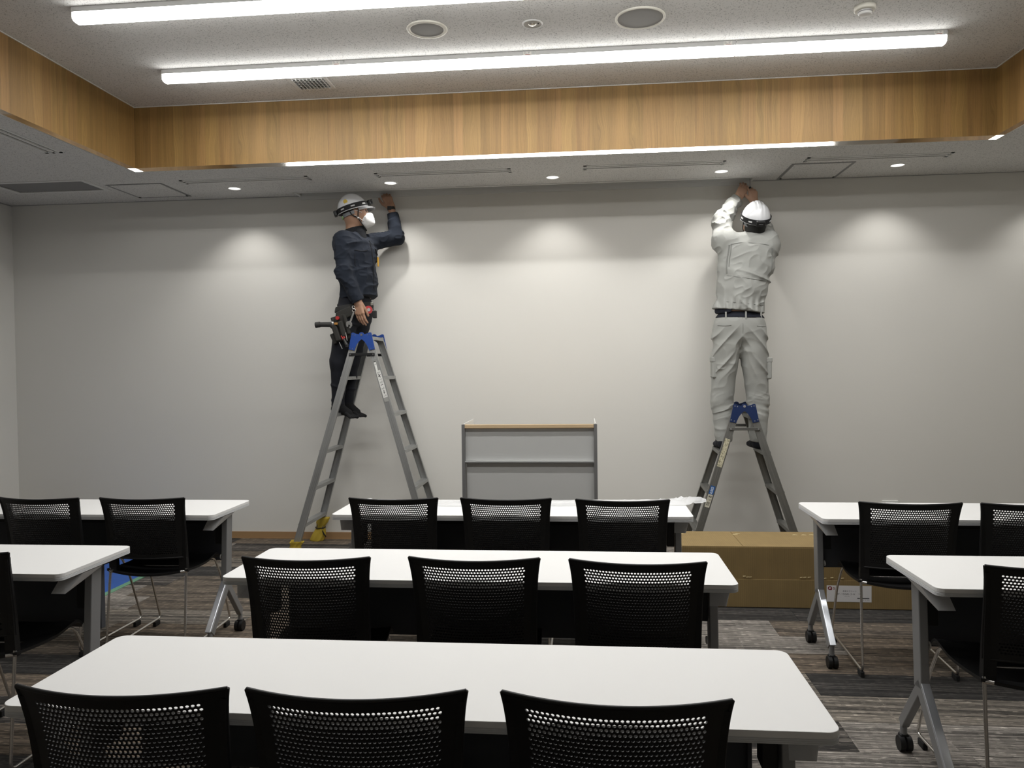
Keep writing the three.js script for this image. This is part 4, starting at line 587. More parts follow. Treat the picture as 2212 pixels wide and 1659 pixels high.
// safety helmet in head coordinates (x to the wearer's left, y up, z forward)
function helmet(parent, H, o, { ribs = 0, visor = 'white', sticker = false, base, pitch = 0 }) {
  const m = basis(H).multiply(new THREE.Matrix4().makeRotationX(-pitch)).setPosition(V(...H.at(...o)).sub(V(...base))), RX = 0.104, RY = 0.128, RZ = 0.121;
  const put = (g) => g.applyMatrix4(m);
  const white = phys({ color: rgb(0.76, 0.77, 0.79), roughness: 0.22, clearcoat: 0.6, clearcoatRoughness: 0.15 });
  const shell = new THREE.SphereGeometry(1, 64, 40, 0, Math.PI * 2, 0, Math.PI * 0.5), p = shell.attributes.position;
  for (let i = 0; i < p.count; i++) { let x = p.getX(i), y = p.getY(i), z = p.getZ(i); let k = 1; if (ribs) { const rr = Math.min(Math.abs(x - 0.0), 9); k += 0.035 * (1 - sst(0.10, 0.16, rr)) * sst(0.1, 0.35, y) + 0.018 * (1 - sst(0.05, 0.09, Math.abs(Math.abs(x) - 0.33))) * sst(0.1, 0.4, y); } const low = 1 + 0.03 * (1 - y); p.setXYZ(i, x * RX * k * low, y * RY * k - 0.012 * (1 - y), z * RZ * k * low); }
  shell.computeVertexNormals();
  const rimPts = []; for (let i = 0; i <= 64; i++) { const a = i / 64 * Math.PI * 2; rimPts.push(V(Math.cos(a) * RX * 1.035, -0.012, Math.sin(a) * RZ * 1.035)); }
  const he = part('helmet', put(merge([shell, sweep(rimPts, 0.0035, 8)])), white, parent, 'white hard hat');
  // peak
  const vis = []; const nv = 24, rows = 6; const VP = [], VI = []; for (let j = 0; j <= rows; j++) for (let i = 0; i <= nv; i++) { const a = mix(18, 162, i / nv) * D2R, t = j / rows, out = 0.055 * Math.pow(Math.sin((i / nv) * Math.PI), 0.7); const r = 1.02 + 0; VP.push(Math.cos(a) * (RX * r), -0.010 - 0.016 * t - 0.010 * t * t, Math.sin(a) * RZ * r + out * t); }
  for (let j = 0; j < rows; j++) for (let i = 0; i < nv; i++) { const a = j * (nv + 1) + i, b = a + nv + 1; VI.push(a, b, a + 1, b, b + 1, a + 1); }
  const vg = new THREE.BufferGeometry(); vg.setAttribute('position', new THREE.Float32BufferAttribute(VP, 3)); vg.setIndex(VI); vg.computeVertexNormals();
  part('peak', put(vg), visor === 'clear' ? phys({ color: rgb(0.35, 0.36, 0.37), roughness: 0.25, transmission: 0.45, thickness: 0, side: THREE.DoubleSide }) : std({ color: rgb(0.72, 0.72, 0.74), roughness: 0.3, side: THREE.DoubleSide }), he);
  // head-torch strap
  const band = (y0, y1, k, tilt, a0 = 0, a1 = 360, th = 0.003) => { const n = 64, P = [], I = []; for (let i = 0; i <= n; i++) { const a = mix(a0, a1, i / n) * D2R, c = Math.cos(a), s = Math.sin(a); for (const [y, r] of [[y0, k], [y1, k - 0.012], [y1, k - 0.012 + th / RX], [y0, k + th / RX]]) P.push(c * RX * r, y + tilt * s * RZ, s * RZ * r); } for (let i = 0; i < n; i++) for (let q = 0; q < 4; q++) { const a = i * 4 + q, b = i * 4 + (q + 1) % 4; I.push(a, b, a + 4, b, b + 4, a + 4); } const g = new THREE.BufferGeometry(); g.setAttribute('position', new THREE.Float32BufferAttribute(P, 3)); g.setIndex(I); const q = g.toNonIndexed(); q.computeVertexNormals(); return q; };
  const st = part('torch_strap', put(band(-0.010, 0.028, 1.04, 0.02)), M.blackSoft, he, 'black head-torch strap');
  part('reflective_dash', put(merge([...[22, 128, 172, 212, 300, 342].map((a) => band(0.004, 0.013, 1.068, 0.02, a, a + 14))])), std({ color: rgb(0.6, 0.6, 0.6), roughness: 0.4 }), st);
  part('torch_lamp', put(merge([rbx(0.058, 0.036, 0.024, 0.006, 0, 0.018, RZ + 0.018), rod([0, 0.02, RZ + 0.024], [0, 0.02, RZ + 0.046], 0.018, 0.021, 20)])), M.black, st);
  part('battery_case', put(rbx(0.066, 0.042, 0.026, 0.007, 0, 0.004, -RZ - 0.020)), M.black, st); part('case_print', put(bx(0.03, 0.003, 0.001, 0, 0.004, -RZ - 0.0335)), std({ color: rgb(0.2, 0.2, 0.2), roughness: 0.5 }), st);
  part('inner_band', put(band(-0.05, -0.022, 0.80, 0.0, 180, 360)), std({ color: rgb(0.20, 0.21, 0.22), roughness: 0.6 }), he);
  part('adjuster', put(merge([rbx(0.062, 0.022, 0.010, 0.004, 0, -0.044, -RZ * 0.80)])), std({ color: rgb(0.24, 0.42, 0.13), roughness: 0.5 }), he, 'pale green size adjuster');
  if (sticker) part('sticker', put(new THREE.CircleGeometry(0.017, 20).rotateY(-1.85).translate(-RX * 0.86, 0.058, -RZ * 0.34)), std({ color: rgb(0.62, 0.44, 0.05), roughness: 0.5, side: THREE.DoubleSide }), he, 'yellow round sticker');
  return he;
}
const fabric = (r, g, b, k) => std({ color: rgb(r, g, b), roughness: 0.95, bumpMap: tex(128, 128, (x, y, c) => { c[0] = c[1] = c[2] = 128 + 60 * Math.sin(x * 0.785 + y * 0.785) + 50 * (hash2(x, y, k) - 0.5); }, { srgb: false, rep: [0.04, 0.04] }), bumpScale: 0.0002 });
// a thin strip lying on a field seen from direction d (line points given in x,y)
function seam(f, pts, z0, base, w = 0.003, th = 0.0015) { const S = pts.map(([x, y]) => { let z = z0; for (let i = 0; i < 80; i++) { const d = f(x, y, z); if (d < 0.0003) break; z -= Math.max(d * 0.7, 0.0004); } return V(x - base[0], y - base[1], z - base[2] + th * 0.3); }); const C = new THREE.CatmullRomCurve3(S); return sweep(C.getPoints(Math.max(8, pts.length * 5)), w, 6); }

// ---------------------------------------------------------------- man in navy on the taller ladder
{
  const base = [-1.93, 1.105, -6.08], o = thing('person', 'man in navy work clothes and white hard hat on the tall ladder', 'person', base);
  const F = [0.93, 0, 0.36], L = [0.36, 0, -0.93], Y = [0, 1, 0], B = [L, Y, F];
  const shN = [-1.880, 2.452, -5.950], elN = [-1.872, 2.205, -5.895], wrN = [-1.772, 1.985, -5.930], shF = [-1.765, 2.475, -6.225], elF = [-1.548, 2.532, -6.335], cuF = [-1.588, 2.735, -6.348], wrF = [-1.600, 2.800, -6.350];
  const hipN = [-1.880, 1.88, -6.020], knN = [-1.962, 1.49, -6.015], anN = [-1.975, 1.165, -6.030], hipF = [-1.822, 1.88, -6.175], knF = [-1.905, 1.51, -6.150], anF = [-1.945, 1.175, -6.160];
  const H = headPrims([-1.822, 2.687, -6.075], [0.93, 0.20, -0.28], [-0.2, 1, 0.05]);
  const neck = [cap([-1.845, 2.52, -6.085], H.at(0, -0.05, -0.03), 0.060, 0.058, 0.03)];
  const hN = handPrims(add3(wrN, [[0.1, -1, 0], 0.01]), [0.16, -1, 0.02], [0.9, 0.1, 0.35], [-0.3, 0, -1], { curl: [0.22, 0.28, 0.2], spread: 0.02, thumb: [0.25, 0.6], s: 1.06 });
  const hF = handPrims(add3(wrF, [[0, -1, 0], 0.012]), [-0.34, 0.90, 0.12], [-0.9, -0.4, 0.2], [-0.1, 0.25, -0.95], { curl: [0.75, 0.6, 0.4], spread: 0.06, thumb: [1.0, 0.15], s: 1.0 });
  const core = [ell([-1.82, 2.34, -6.09], [0.15, 0.2, 0.095], B), ell([-1.83, 2.05, -6.09], [0.14, 0.2, 0.10], B, 0.06), cap(shN, elN, 0.045, 0.038), cap(elN, wrN, 0.038, 0.027), cap(shF, elF, 0.045, 0.038), cap(elF, wrF, 0.040, 0.027), cap(hipN, knN, 0.07, 0.05), cap(knN, anN, 0.045, 0.035), cap(hipF, knF, 0.07, 0.05), cap(knF, anF, 0.045, 0.035), ...neck];
  const bodyF = field([...core]), headF = field([...H.prims, ...neck]), hnF = field([...hN, cap(elN, add3(wrN, [[0.1, -1, 0], 0.012]), 0.036, 0.026, 0.02)]), hfF = field([...hF, cap(elF, wrF, 0.038, 0.026, 0.02)]);
  part('body', merge([nets(bodyF, [-2.1, 1.1, -6.42], [-1.45, 2.64, -5.82], 0.014, base), nets(headF, [-1.99, 2.46, -6.22], [-1.66, 2.84, -5.94], 0.0042, base), nets(hnF, [-1.88, 1.76, -6.02], [-1.65, 2.03, -5.84], 0.0034, base), nets(hfF, [-1.74, 2.66, -6.425], [-1.52, 2.925, -6.24], 0.0034, base)]), skin(0.40, 0.23, 0.15), o, 'face, neck and hands');
  for (const s of [1, -1]) part('eye', new THREE.SphereGeometry(0.011, 16, 12).translate(...H.at(s * 0.031, 0.006, 0.082).map((v, i) => v - base[i])), std({ color: rgb(0.05, 0.04, 0.035), roughness: 0.3 }), o);
  const hairF = cutBy(field([ell(H.at(0, 0.018, -0.010), [0.0785, 0.101, 0.101], H.B, 0)]), [plane(H.at(0, 0, 0.04), H.F), plane(H.at(0, 0.0, -0.03), [-H.U[0] - 0.5 * H.F[0] * -1, -H.U[1], -H.U[2]])]);
  part('hair', nets(hairF, [-1.99, 2.62, -6.20], [-1.68, 2.85, -5.95], 0.006, base), std({ color: rgb(0.018, 0.014, 0.012), roughness: 0.9 }), o, 'cropped dark hair');
  // jacket
  const navy = fabric(0.0056, 0.0096, 0.0185, 3), dark = fabric(0.0035, 0.0045, 0.007, 4), trs = fabric(0.0042, 0.0052, 0.0095, 5);
  const jk = field([ell([-1.822, 2.36, -6.092], [0.190, 0.165, 0.138], B, 0), cap(shN, shF, 0.078, 0.075, 0.05), ell([-1.812, 2.17, -6.085], [0.168, 0.19, 0.142], B, 0.06), ell([-1.806, 2.03, -6.082], [0.158, 0.13, 0.135], B, 0.05), cap(shN, elN, 0.073, 0.060, 0.03), cap(elN, wrN, 0.060, 0.046, 0.02), cap(shF, elF, 0.070, 0.057, 0.03), cap(elF, cuF, 0.057, 0.043, 0.02)]);
  const jkW = (x, y, z) => { const d = jk(x, y, z); if (Math.abs(d) > 0.03) return d; const s = n3(x * 5, y * 5, z * 5) * 0.5; return d - 0.016 * (ridge(x * 6 + y * 4 + s, y * 13 - x * 6, z * 7 + s) - 0.45) - 0.006 * (ridge(x * 19 + 3, y * 30, z * 19) - 0.4); };
  const cuffN = plane(add3(wrN, [[0.38, -0.84, -0.14], 0.004]), [0.42, -0.9, -0.15]), cuffF = plane(cuF, [-0.1, 1, -0.03]), hem = plane([-1.80, 2.015, -6.09], [0.14, -1, 0.06]);
  const inCuff = (f, p, c, r) => (x, y, z) => (Math.hypot(x - c[0], y - c[1], z - c[2]) < r ? smax(f(x, y, z), p(x, y, z), 0.004) : f(x, y, z));
  const trunkCut = (f) => (x, y, z) => { const d = f(x, y, z); const da = field.arm ? 0 : 0; const dArm = armN(x, y, z); const h = hem(x, y, z); return dArm < 0.012 ? d : smax(d, h, 0.006); };
  const armN = field([cap(elN, wrN, 0.060, 0.046, 0)]);
  const jacketF = trunkCut(inCuff(inCuff(jkW, cuffN, wrN, 0.11), (x, y, z) => smax(cuffF(x, y, z), -1, 0), cuF, 0.10));
  const jm = part('jacket', nets(jacketF, [-2.08, 1.93, -6.42], [-1.46, 2.80, -5.80], 0.0068, base), navy, o, 'navy work jacket');
  // cuffs, hem band, front placket, chest pocket and pen
  const rel = (p) => p.map((v, i) => v - base[i]);
  part('cuff', rod(rel(add3(wrN, [[-0.42, 0.9, 0.15], 0.030])), rel(add3(wrN, [[0.42, -0.9, -0.15], 0.006])), 0.0500, 0.0485, 28), navy, jm);
  part('cuff', rod(rel(add3(cuF, [[0.17, -0.97, 0.06], 0.045])), rel(add3(cuF, [[-0.17, 0.97, -0.06], 0.003])), 0.0475, 0.0455, 28), navy, jm);
  const onFront = (l, y) => { let t = 0.30; for (let i = 0; i < 90; i++) { const p = add3([-1.815, y, -6.09], [L, l], [F, t]); const d = jacketF(...p); if (d < 0.0005) break; t -= Math.max(0.0006, d * 0.7); } return V(...rel(add3([-1.815, y, -6.09], [L, l], [F, t]))); };
  const line = (pts, w) => sweep(new THREE.CatmullRomCurve3(pts.map(([l, y]) => onFront(l, y))).getPoints(pts.length * 6), w, 6);
  part('placket', line([[0.01, 2.47], [0.01, 2.38], [0.01, 2.28], [0.01, 2.18], [0.01, 2.09]], 0.0055), dark, jm);
  part('pocket_seam', [line([[-0.14, 2.38], [-0.09, 2.375], [-0.045, 2.385]], 0.004), line([[-0.14, 2.38], [-0.142, 2.32], [-0.135, 2.255], [-0.06, 2.25]], 0.003), line([[0.045, 2.385], [0.09, 2.375], [0.13, 2.38]], 0.004)], dark, jm);
  { const a = onFront(0.07, 2.40), b = onFront(0.085, 2.36); part('pen', [rod([a.x + 0.004, a.y + 0.012, a.z], [b.x + 0.004, b.y, b.z], 0.004, 0.004, 8), rod([a.x + 0.01, a.y + 0.008, a.z + 0.01], [b.x + 0.01, b.y, b.z + 0.01], 0.003, 0.003, 8)], M.black, jm); }
  { const a = onFront(0.115, 2.335); part('name_badge', rbx(0.006, 0.075, 0.035, 0.002, a.x + 0.006, a.y - 0.02, a.z), std({ color: rgb(0.60, 0.33, 0.03), roughness: 0.5 }), jm, 'orange badge'); }
  const col = cutBy(field([cap([-1.855, 2.49, -6.085], [-1.836, 2.60, -6.082], 0.088, 0.074, 0), cap([-1.80, 2.48, -6.075], [-1.795, 2.54, -6.072], 0.068, 0.056, 0.03)]), [plane([-1.84, 2.572, -6.085], [-0.26, 1, 0]), plane([-1.84, 2.47, -6.085], [0.1, -1, 0])]);
  part('collar', nets(col, [-2.0, 2.44, -6.22], [-1.68, 2.66, -5.93], 0.005, base), dark, jm, 'black stand collar');
  // trousers and socks
  const tr = field([ell([-1.842, 1.96, -6.092], [0.150, 0.17, 0.125], B, 0), cap(hipN, knN, 0.092, 0.070, 0.04), cap(knN, anN, 0.068, 0.050, 0.02), cap(hipF, knF, 0.092, 0.070, 0.04), cap(knF, anF, 0.068, 0.050, 0.02)]);
  const trW = cutBy((x, y, z) => { const d = tr(x, y, z); return Math.abs(d) > 0.03 ? d : d - 0.009 * (ridge(x * 6, y * 17 + x * 5, z * 6) - 0.45); }, [plane([-1.85, 2.09, -6.09], [0, 1, 0]), plane([-1.95, 1.158, -6.09], [0.1, -1, 0])]);
  part('trousers', nets(trW, [-2.10, 1.10, -6.36], [-1.64, 2.12, -5.86], 0.0075, base), trs, o, 'black-navy work trousers');
  const foot = (an, dx, dz, k) => { const hl = [an[0] - 0.022, 1.132, an[2]], ball = [an[0] + 0.125 + dx, 1.098, an[2] + dz * 0.8], L2 = [cap(an, hl, 0.040, 0.034, 0.02), cap(add3(an, [[0, -1, 0], 0.01]), add3(ball, [[0, 1, 0], 0.006]), 0.040, 0.026, 0.02), cap(hl, ball, 0.030, 0.024, 0.02)]; for (let i = 0; i < 5; i++) L2.push(cap([ball[0] - 0.01, ball[1], ball[2] + (i - 2) * 0.016], [ball[0] + 0.062 - 0.009 * (k > 0 ? i : 4 - i) , ball[1] - 0.030, ball[2] + (i - 2) * 0.0175 + dz * 0.3], 0.014, i === (k > 0 ? 0 : 4) ? 0.013 : 0.0095, 0.008)); return L2; };
  const sockF = field([...foot(anN, -0.03, 0.04, 1), ...foot(anF, -0.035, 0.03, 1), cap(anN, add3(anN, [[0, 1, 0], 0.06]), 0.042, 0.044), cap(anF, add3(anF, [[0, 1, 0], 0.06]), 0.042, 0.044)]);
  part('socks', nets(sockF, [-2.06, 1.03, -6.26], [-1.72, 1.26, -5.90], 0.005, base), fabric(0.004, 0.004, 0.005, 6), o, 'black toe socks');
  // mask
  const mkF = cutBy(field([ell(H.at(0, -0.056, 0.066), [0.068, 0.070, 0.062], H.B, 0), cap(H.at(0, -0.030, 0.108), H.at(0, -0.088, 0.118), 0.022, 0.018, 0.03)]), [plane(H.at(0, 0, 0.032), [-H.F[0], -H.F[1], -H.F[2]]), plane(H.at(0, -0.012, 0.09), add3(H.U, [H.F, -0.1])), (x, y, z) => -headF(x, y, z) - 0.004], 0.004);
  const mask = part('face_mask', nets((x, y, z) => mkF(x, y, z) - 0.0022 * (ridge(x * 20, y * 34, z * 20) - 0.5), [-1.86, 2.49, -6.22], [-1.61, 2.74, -5.94], 0.0038, base), std({ color: rgb(0.80, 0.80, 0.80), roughness: 0.9 }), o, 'white pleated face mask');
  const rv = (p) => p.map((v, i) => v - base[i]);
  for (const s of [1, -1]) part('ear_loop', [wire([rv(H.at(s * 0.060, -0.015, 0.060)), rv(H.at(s * 0.082, 0.004, 0.030)), rv(H.at(s * 0.086, 0.018, -0.006))], 0.0022, 0.01, 6), wire([rv(H.at(s * 0.058, -0.085, 0.055)), rv(H.at(s * 0.078, -0.05, 0.022)), rv(H.at(s * 0.086, -0.02, -0.015))], 0.0022, 0.01, 6)], std({ color: rgb(0.75, 0.74, 0.72), roughness: 0.9 }), mask);
  const he = helmet(o, H, [0, 0.040, -0.012], { visor: 'clear', sticker: true, base, pitch: 0.10 });
  for (const s of [1, -1]) part('chin_strap', [wire([rv(H.at(s * 0.086, 0.045, 0.035)), rv(H.at(s * 0.089, 0.0, 0.022)), rv(H.at(s * 0.084, -0.045, 0.010))], 0.0042, 0.01, 6), wire([rv(H.at(s * 0.084, -0.045, 0.010)), rv(H.at(s * 0.060, -0.105, 0.035)), rv(H.at(s * 0.012, -0.142, 0.058))], 0.0048, 0.02, 6), wire([rv(H.at(s * 0.088, 0.035, -0.05)), rv(H.at(s * 0.086, -0.02, -0.03)), rv(H.at(s * 0.084, -0.045, 0.010))], 0.004, 0.01, 6)], M.blackSoft, he);
  part('strap_stud', new THREE.SphereGeometry(0.0075, 14, 10).translate(...rv(H.at(-0.090, -0.048, 0.010))), M.whitePlastic, he);
  part('wristwatch', [rod(rel(add3(wrF, [[0.1, -1, 0.03], 0.032])), rel(add3(wrF, [[0.1, -1, 0.03], 0.008])), 0.0335, 0.0325, 28), rbx(0.034, 0.030, 0.012, 0.004, ...rel(add3(wrF, [[0.1, -1, 0], 0.02], [[-0.25, 0, 1], 0.034])))], M.black, o, 'black wristwatch');
  // tool belt
  const tb = part('tool_belt', nets(cutBy((x, y, z) => tr(x, y, z) - 0.012, [plane([-1.85, 1.968, -6.1], [-0.15, 1, 0.05]), plane([-1.85, 1.922, -6.1], [0.15, -1, -0.05])]), [-2.06, 1.84, -6.30], [-1.64, 2.04, -5.88], 0.006, base), std({ color: rgb(0.012, 0.012, 0.011), roughness: 0.8 }), o, 'black tool belt with pouch');
  const pz = -5.905, leather = std({ color: rgb(0.020, 0.019, 0.016), roughness: 0.8 });
  const R = (x, y, z = pz) => [x - base[0], y - base[1], z - base[2]];
  const pouch = [], tilt = 0.30, pb = (w, h, d, x, y, z, a = tilt, r = 0.008) => rbx(w, h, d, r).rotateZ(a).translate(...R(x, y, z));
  pouch.push(pb(0.115, 0.20, 0.03, -1.905, 1.775, -5.925), pb(0.13, 0.075, 0.034, -1.875, 1.885, -5.93, tilt + 0.1), pb(0.045, 0.135, 0.030, -1.935, 1.735, -5.892, tilt + 0.02, 0.012), pb(0.042, 0.125, 0.030, -1.885, 1.765, -5.890, tilt, 0.012), pb(0.028, 0.16, 0.024, -1.852, 1.800, -5.895, tilt - 0.05, 0.010), pb(0.032, 0.085, 0.05, -1.968, 1.690, -5.94, tilt + 0.1, 0.008));
  part('pouch', pouch, leather, tb, 'black multi-pocket tool pouch');
  part('driver_grip', [rod(R(-1.965, 1.800, -5.90), R(-2.075, 1.802, -5.90), 0.021, 0.019, 20), rod(R(-2.068, 1.802, -5.90), R(-2.104, 1.799, -5.90), 0.0225, 0.0225, 20), rod(R(-1.975, 1.80, -5.90), R(-1.945, 1.775, -5.905), 0.024, 0.026, 20), rbx(0.02, 0.03, 0.02, 0.006, ...R(-1.965, 1.832, -5.91))], std({ color: rgb(0.022, 0.021, 0.019), roughness: 0.65 }), tb, 'black cordless driver handle');
  part('driver_collar', rod(R(-1.966, 1.818, -5.895), R(-1.960, 1.796, -5.885), 0.009, 0.007, 12), M.whitePlastic, tb);
  part('tape_reel', [rod(R(-1.924, 1.85, -5.905), R(-1.924, 1.85, -5.885), 0.014, 0.014, 20)], std({ color: rgb(0.35, 0.02, 0.02), roughness: 0.5 }), tb, 'red tape reel');
  part('wood_block', rbx(0.026, 0.018, 0.016, 0.003, ...R(-1.932, 1.805, -5.878)), std({ color: rgb(0.36, 0.17, 0.035), roughness: 0.7 }), tb);
  { const jaw = extrude([[-0.018, 0.022], [0.008, 0.026], [0.021, 0.010], [0.020, -0.012], [0.006, -0.028], [-0.004, -0.026], [0.008, -0.010], [0.002, 0.001], [-0.010, -0.003], [-0.013, -0.017], [-0.022, -0.012], [-0.022, 0.006]], 0.007, 0.001).rotateZ(0.1).translate(...R(-1.826, 1.797, -5.878)); part('wrench', [jaw, bar(R(-1.818, 1.815, -5.875), R(-1.790, 1.888, -5.875), 0.013, 0.006, V(0, 0, 1), 0.002)], std({ color: rgb(0.55, 0.55, 0.54), metalness: 0.9, roughness: 0.3 }), tb, 'steel adjustable wrench'); }
  part('carabiner', [new THREE.TorusGeometry(0.012, 0.0028, 8, 20).translate(...R(-1.785, 1.905, -5.873)), new THREE.TorusGeometry(0.010, 0.0025, 8, 20).translate(...R(-1.792, 1.93, -5.88))], M.chrome, tb);
  part('pliers', [rod(R(-1.880, 1.720, -5.885), R(-1.868, 1.690, -5.885), 0.0065, 0.0075, 10), rod(R(-1.895, 1.712, -5.885), R(-1.878, 1.682, -5.885), 0.0055, 0.0065, 10)], std({ color: rgb(0.42, 0.03, 0.025), roughness: 0.5 }), tb, 'red plier grips');
  part('plier_head', [rod(R(-1.876, 1.690, -5.885), R(-1.852, 1.640, -5.885), 0.008, 0.014, 12), rbx(0.026, 0.026, 0.014, 0.006, ...R(-1.850, 1.634, -5.885))], std({ color: rgb(0.05, 0.05, 0.05), roughness: 0.45, metalness: 0.5 }), tb);
  part('screwdriver', [rod(R(-1.858, 1.735, -5.88), R(-1.846, 1.672, -5.88), 0.0034, 0.0034, 8)], M.chrome, tb); part('screwdriver', rod(R(-1.912, 1.66, -5.89), R(-1.890, 1.61, -5.89), 0.003, 0.003, 8), M.frameGrey, tb);
  part('tape_measure', [rod(R(-1.702, 1.915, -5.985), R(-1.696, 1.915, -5.96), 0.031, 0.031, 26)], std({ color: rgb(0.42, 0.03, 0.035), roughness: 0.45 }), tb, 'red tape measure'); part('tape_badge', rod(R(-1.694, 1.915, -5.962), R(-1.692, 1.915, -5.956), 0.013, 0.013, 22), std({ color: rgb(0.36, 0.35, 0.34), roughness: 0.6 }), tb);
  part('key_case', [rbx(0.03, 0.06, 0.03, 0.006, ...R(-1.648, 1.878, -5.97)), rod(R(-1.665, 1.965, -5.97), R(-1.660, 1.91, -5.97), 0.004, 0.004, 8)], M.black, tb); part('clip', rbx(0.02, 0.024, 0.006, 0.002, ...R(-1.668, 1.962, -5.962)), M.chrome, tb);
}
// ---------------------------------------------------------------- man in pale workwear on the shorter ladder
{
  const base = [1.155, 0.811, -6.0], o = thing('person', 'man in pale grey workwear seen from behind, reaching up on the shorter ladder', 'person', base);
  const rel = (p) => p.map((v, i) => v - base[i]);
  const shL = [1.055, 2.378, -6.045], elL = [1.062, 2.568, -6.190], wrL = [1.205, 2.765, -6.310], shR = [1.372, 2.352, -6.045], elR = [1.395, 2.495, -6.265], wrR = [1.338, 2.735, -6.320];
  const hipL = [1.062, 1.660, -6.000], knL = [1.030, 1.185, -6.030], anL = [1.040, 0.880, -6.000], hipR = [1.250, 1.655, -6.000], knR = [1.298, 1.180, -6.030], anR = [1.287, 0.885, -6.000];
  const H = headPrims([1.281, 2.520, -6.040], [-0.06, 0.44, -0.89], [0.06, 1, 0.45]);
  const neck = [cap([1.235, 2.36, -6.045], H.at(0, -0.06, -0.03), 0.062, 0.058, 0.03)];
  const hL = handPrims(wrL, [0.52, 0.84, -0.14], [0.72, -0.45, -0.25], [0.35, -0.1, -0.9], { curl: [0.30, 0.45, 0.35], spread: 0.05, thumb: [0.6, 0.5], s: 0.98 });
  const hR = handPrims(wrR, [-0.10, 0.97, -0.10], [-0.9, -0.1, 0.3], [-0.2, 0, -0.95], { curl: [0.55, 0.75, 0.55], spread: 0.05, thumb: [0.8, 0.4], s: 0.95 });
  const bodyF = field([ell([1.21, 2.2, -6.03], [0.17, 0.22, 0.09]), ell([1.16, 1.85, -6.0], [0.16, 0.25, 0.09], null, 0.06), cap(shL, elL, 0.046, 0.04), cap(elL, wrL, 0.04, 0.028), cap(shR, elR, 0.046, 0.04), cap(elR, wrR, 0.04, 0.028), cap(hipL, knL, 0.075, 0.052), cap(knL, anL, 0.048, 0.036), cap(hipR, knR, 0.075, 0.052), cap(knR, anR, 0.048, 0.036), ...neck]);
  const headF = field([...H.prims, ...neck]), hlF = field([...hL, cap(elL, wrL, 0.040, 0.0265, 0.02)]), hrF = field([...hR, cap(elR, wrR, 0.040, 0.0265, 0.02)]);
  part('body', merge([nets(bodyF, [0.9, 0.85, -6.40], [1.5, 2.66, -5.85], 0.014, base), nets(headF, [1.12, 2.30, -6.24], [1.45, 2.69, -5.86], 0.0045, base), nets(hlF, [1.12, 2.68, -6.42], [1.40, 2.93, -6.22], 0.0034, base), nets(hrF, [1.22, 2.66, -6.42], [1.42, 2.93, -6.22], 0.0034, base)]), skin(0.56, 0.35, 0.245), o, 'hands and ears');
  const hairF = cutBy(field([ell(H.at(0, 0.015, -0.016), [0.082, 0.104, 0.104], H.B, 0), ell(H.at(0, -0.075, -0.035), [0.068, 0.065, 0.062], H.B, 0.04)]), [plane(H.at(0, 0, 0.045), H.F), plane(H.at(0, -0.125, 0), [-H.U[0], -H.U[1], -H.U[2]]), (x, y, z) => { const p = plane(H.at(0, 0, 0.0), H.F)(x, y, z), q = plane(H.at(0, -0.01, 0), H.U)(x, y, z); return Math.min(-q, 0.05) > 0 ? p - 0.0 - 0.01 : -1; }]);
  part('hair', nets(hairF, [1.15, 2.33, -6.22], [1.42, 2.68, -5.86], 0.005, base), std({ color: rgb(0.006, 0.0055, 0.005), roughness: 0.7 }), o, 'short black hair');
  const pale = fabric(0.345, 0.35, 0.33, 8), seamM = fabric(0.22, 0.225, 0.21, 9);
  // jacket
  const jk = field([ell([1.213, 2.235, -6.03], [0.212, 0.185, 0.135], null, 0), cap(shL, shR, 0.092, 0.088, 0.05), ell([1.175, 2.03, -6.01], [0.196, 0.20, 0.138], null, 0.08), ell([1.152, 1.86, -6.0], [0.192, 0.14, 0.140], null, 0.05), cap(shL, elL, 0.088, 0.066, 0.035), cap(elL, wrL, 0.066, 0.049, 0.025), cap(shR, elR, 0.088, 0.068, 0.035), cap(elR, wrR, 0.068, 0.050, 0.025)]);
  const jkW = (x, y, z) => {
    const d = jk(x, y, z); if (Math.abs(d) > 0.035) return d;
    const s = 0.6 * n3(x * 4, y * 4, z * 3), tor = sst(2.56, 2.44, y);
    const dia = ridge(x * 3.2 + 1.0 + s, (y + 0.55 * (x - 1.2)) * 11 + s * 1.4, z * 2), arm = ridge((x - y) * 9 + s, (x + y) * 16, z * 12);
    const fine = ridge(x * 16, y * 22 - x * 8, z * 12 + 4);
    return d - tor * 0.024 * (dia - 0.45) - (1 - tor) * 0.018 * (arm - 0.45) - 0.007 * (fine - 0.4) - 0.006 * sst(1.96, 1.90, y) * Math.sin(x * 130 + 3 * s);
  };
  const cuff = (c, w, e, f) => { const n = norm([w[0] - e[0], w[1] - e[1], w[2] - e[2]]), p = plane(add3(w, [n, -0.012]), n); return (x, y, z) => (Math.hypot(x - w[0], y - w[1], z - w[2]) < 0.10 ? smax(f(x, y, z), p(x, y, z), 0.006) : f(x, y, z)); };
  const jF = cutBy(cuff(0, wrR, elR, cuff(0, wrL, elL, jkW)), [plane([1.15, 1.852, -6.0], [-0.12, -1, 0])], 0.01);
  const jm = part('jacket', nets(jF, [0.90, 1.78, -6.42], [1.52, 2.83, -5.80], 0.0062, base), pale, o, 'pale grey work jacket');
  const z0 = -5.78, sm = (pts, w) => seam(jF, pts, z0, base, w);
  part('back_pleat', [sm([[1.075, 2.345], [1.068, 2.29], [1.058, 2.235], [1.05, 2.18], [1.052, 2.13]], 0.006), sm([[1.09, 2.345], [1.083, 2.29], [1.073, 2.235], [1.066, 2.18]], 0.004)], seamM, jm); part('back_pleat', [sm([[1.385, 2.31], [1.388, 2.25], [1.384, 2.19], [1.376, 2.13]], 0.006)], seamM, jm);
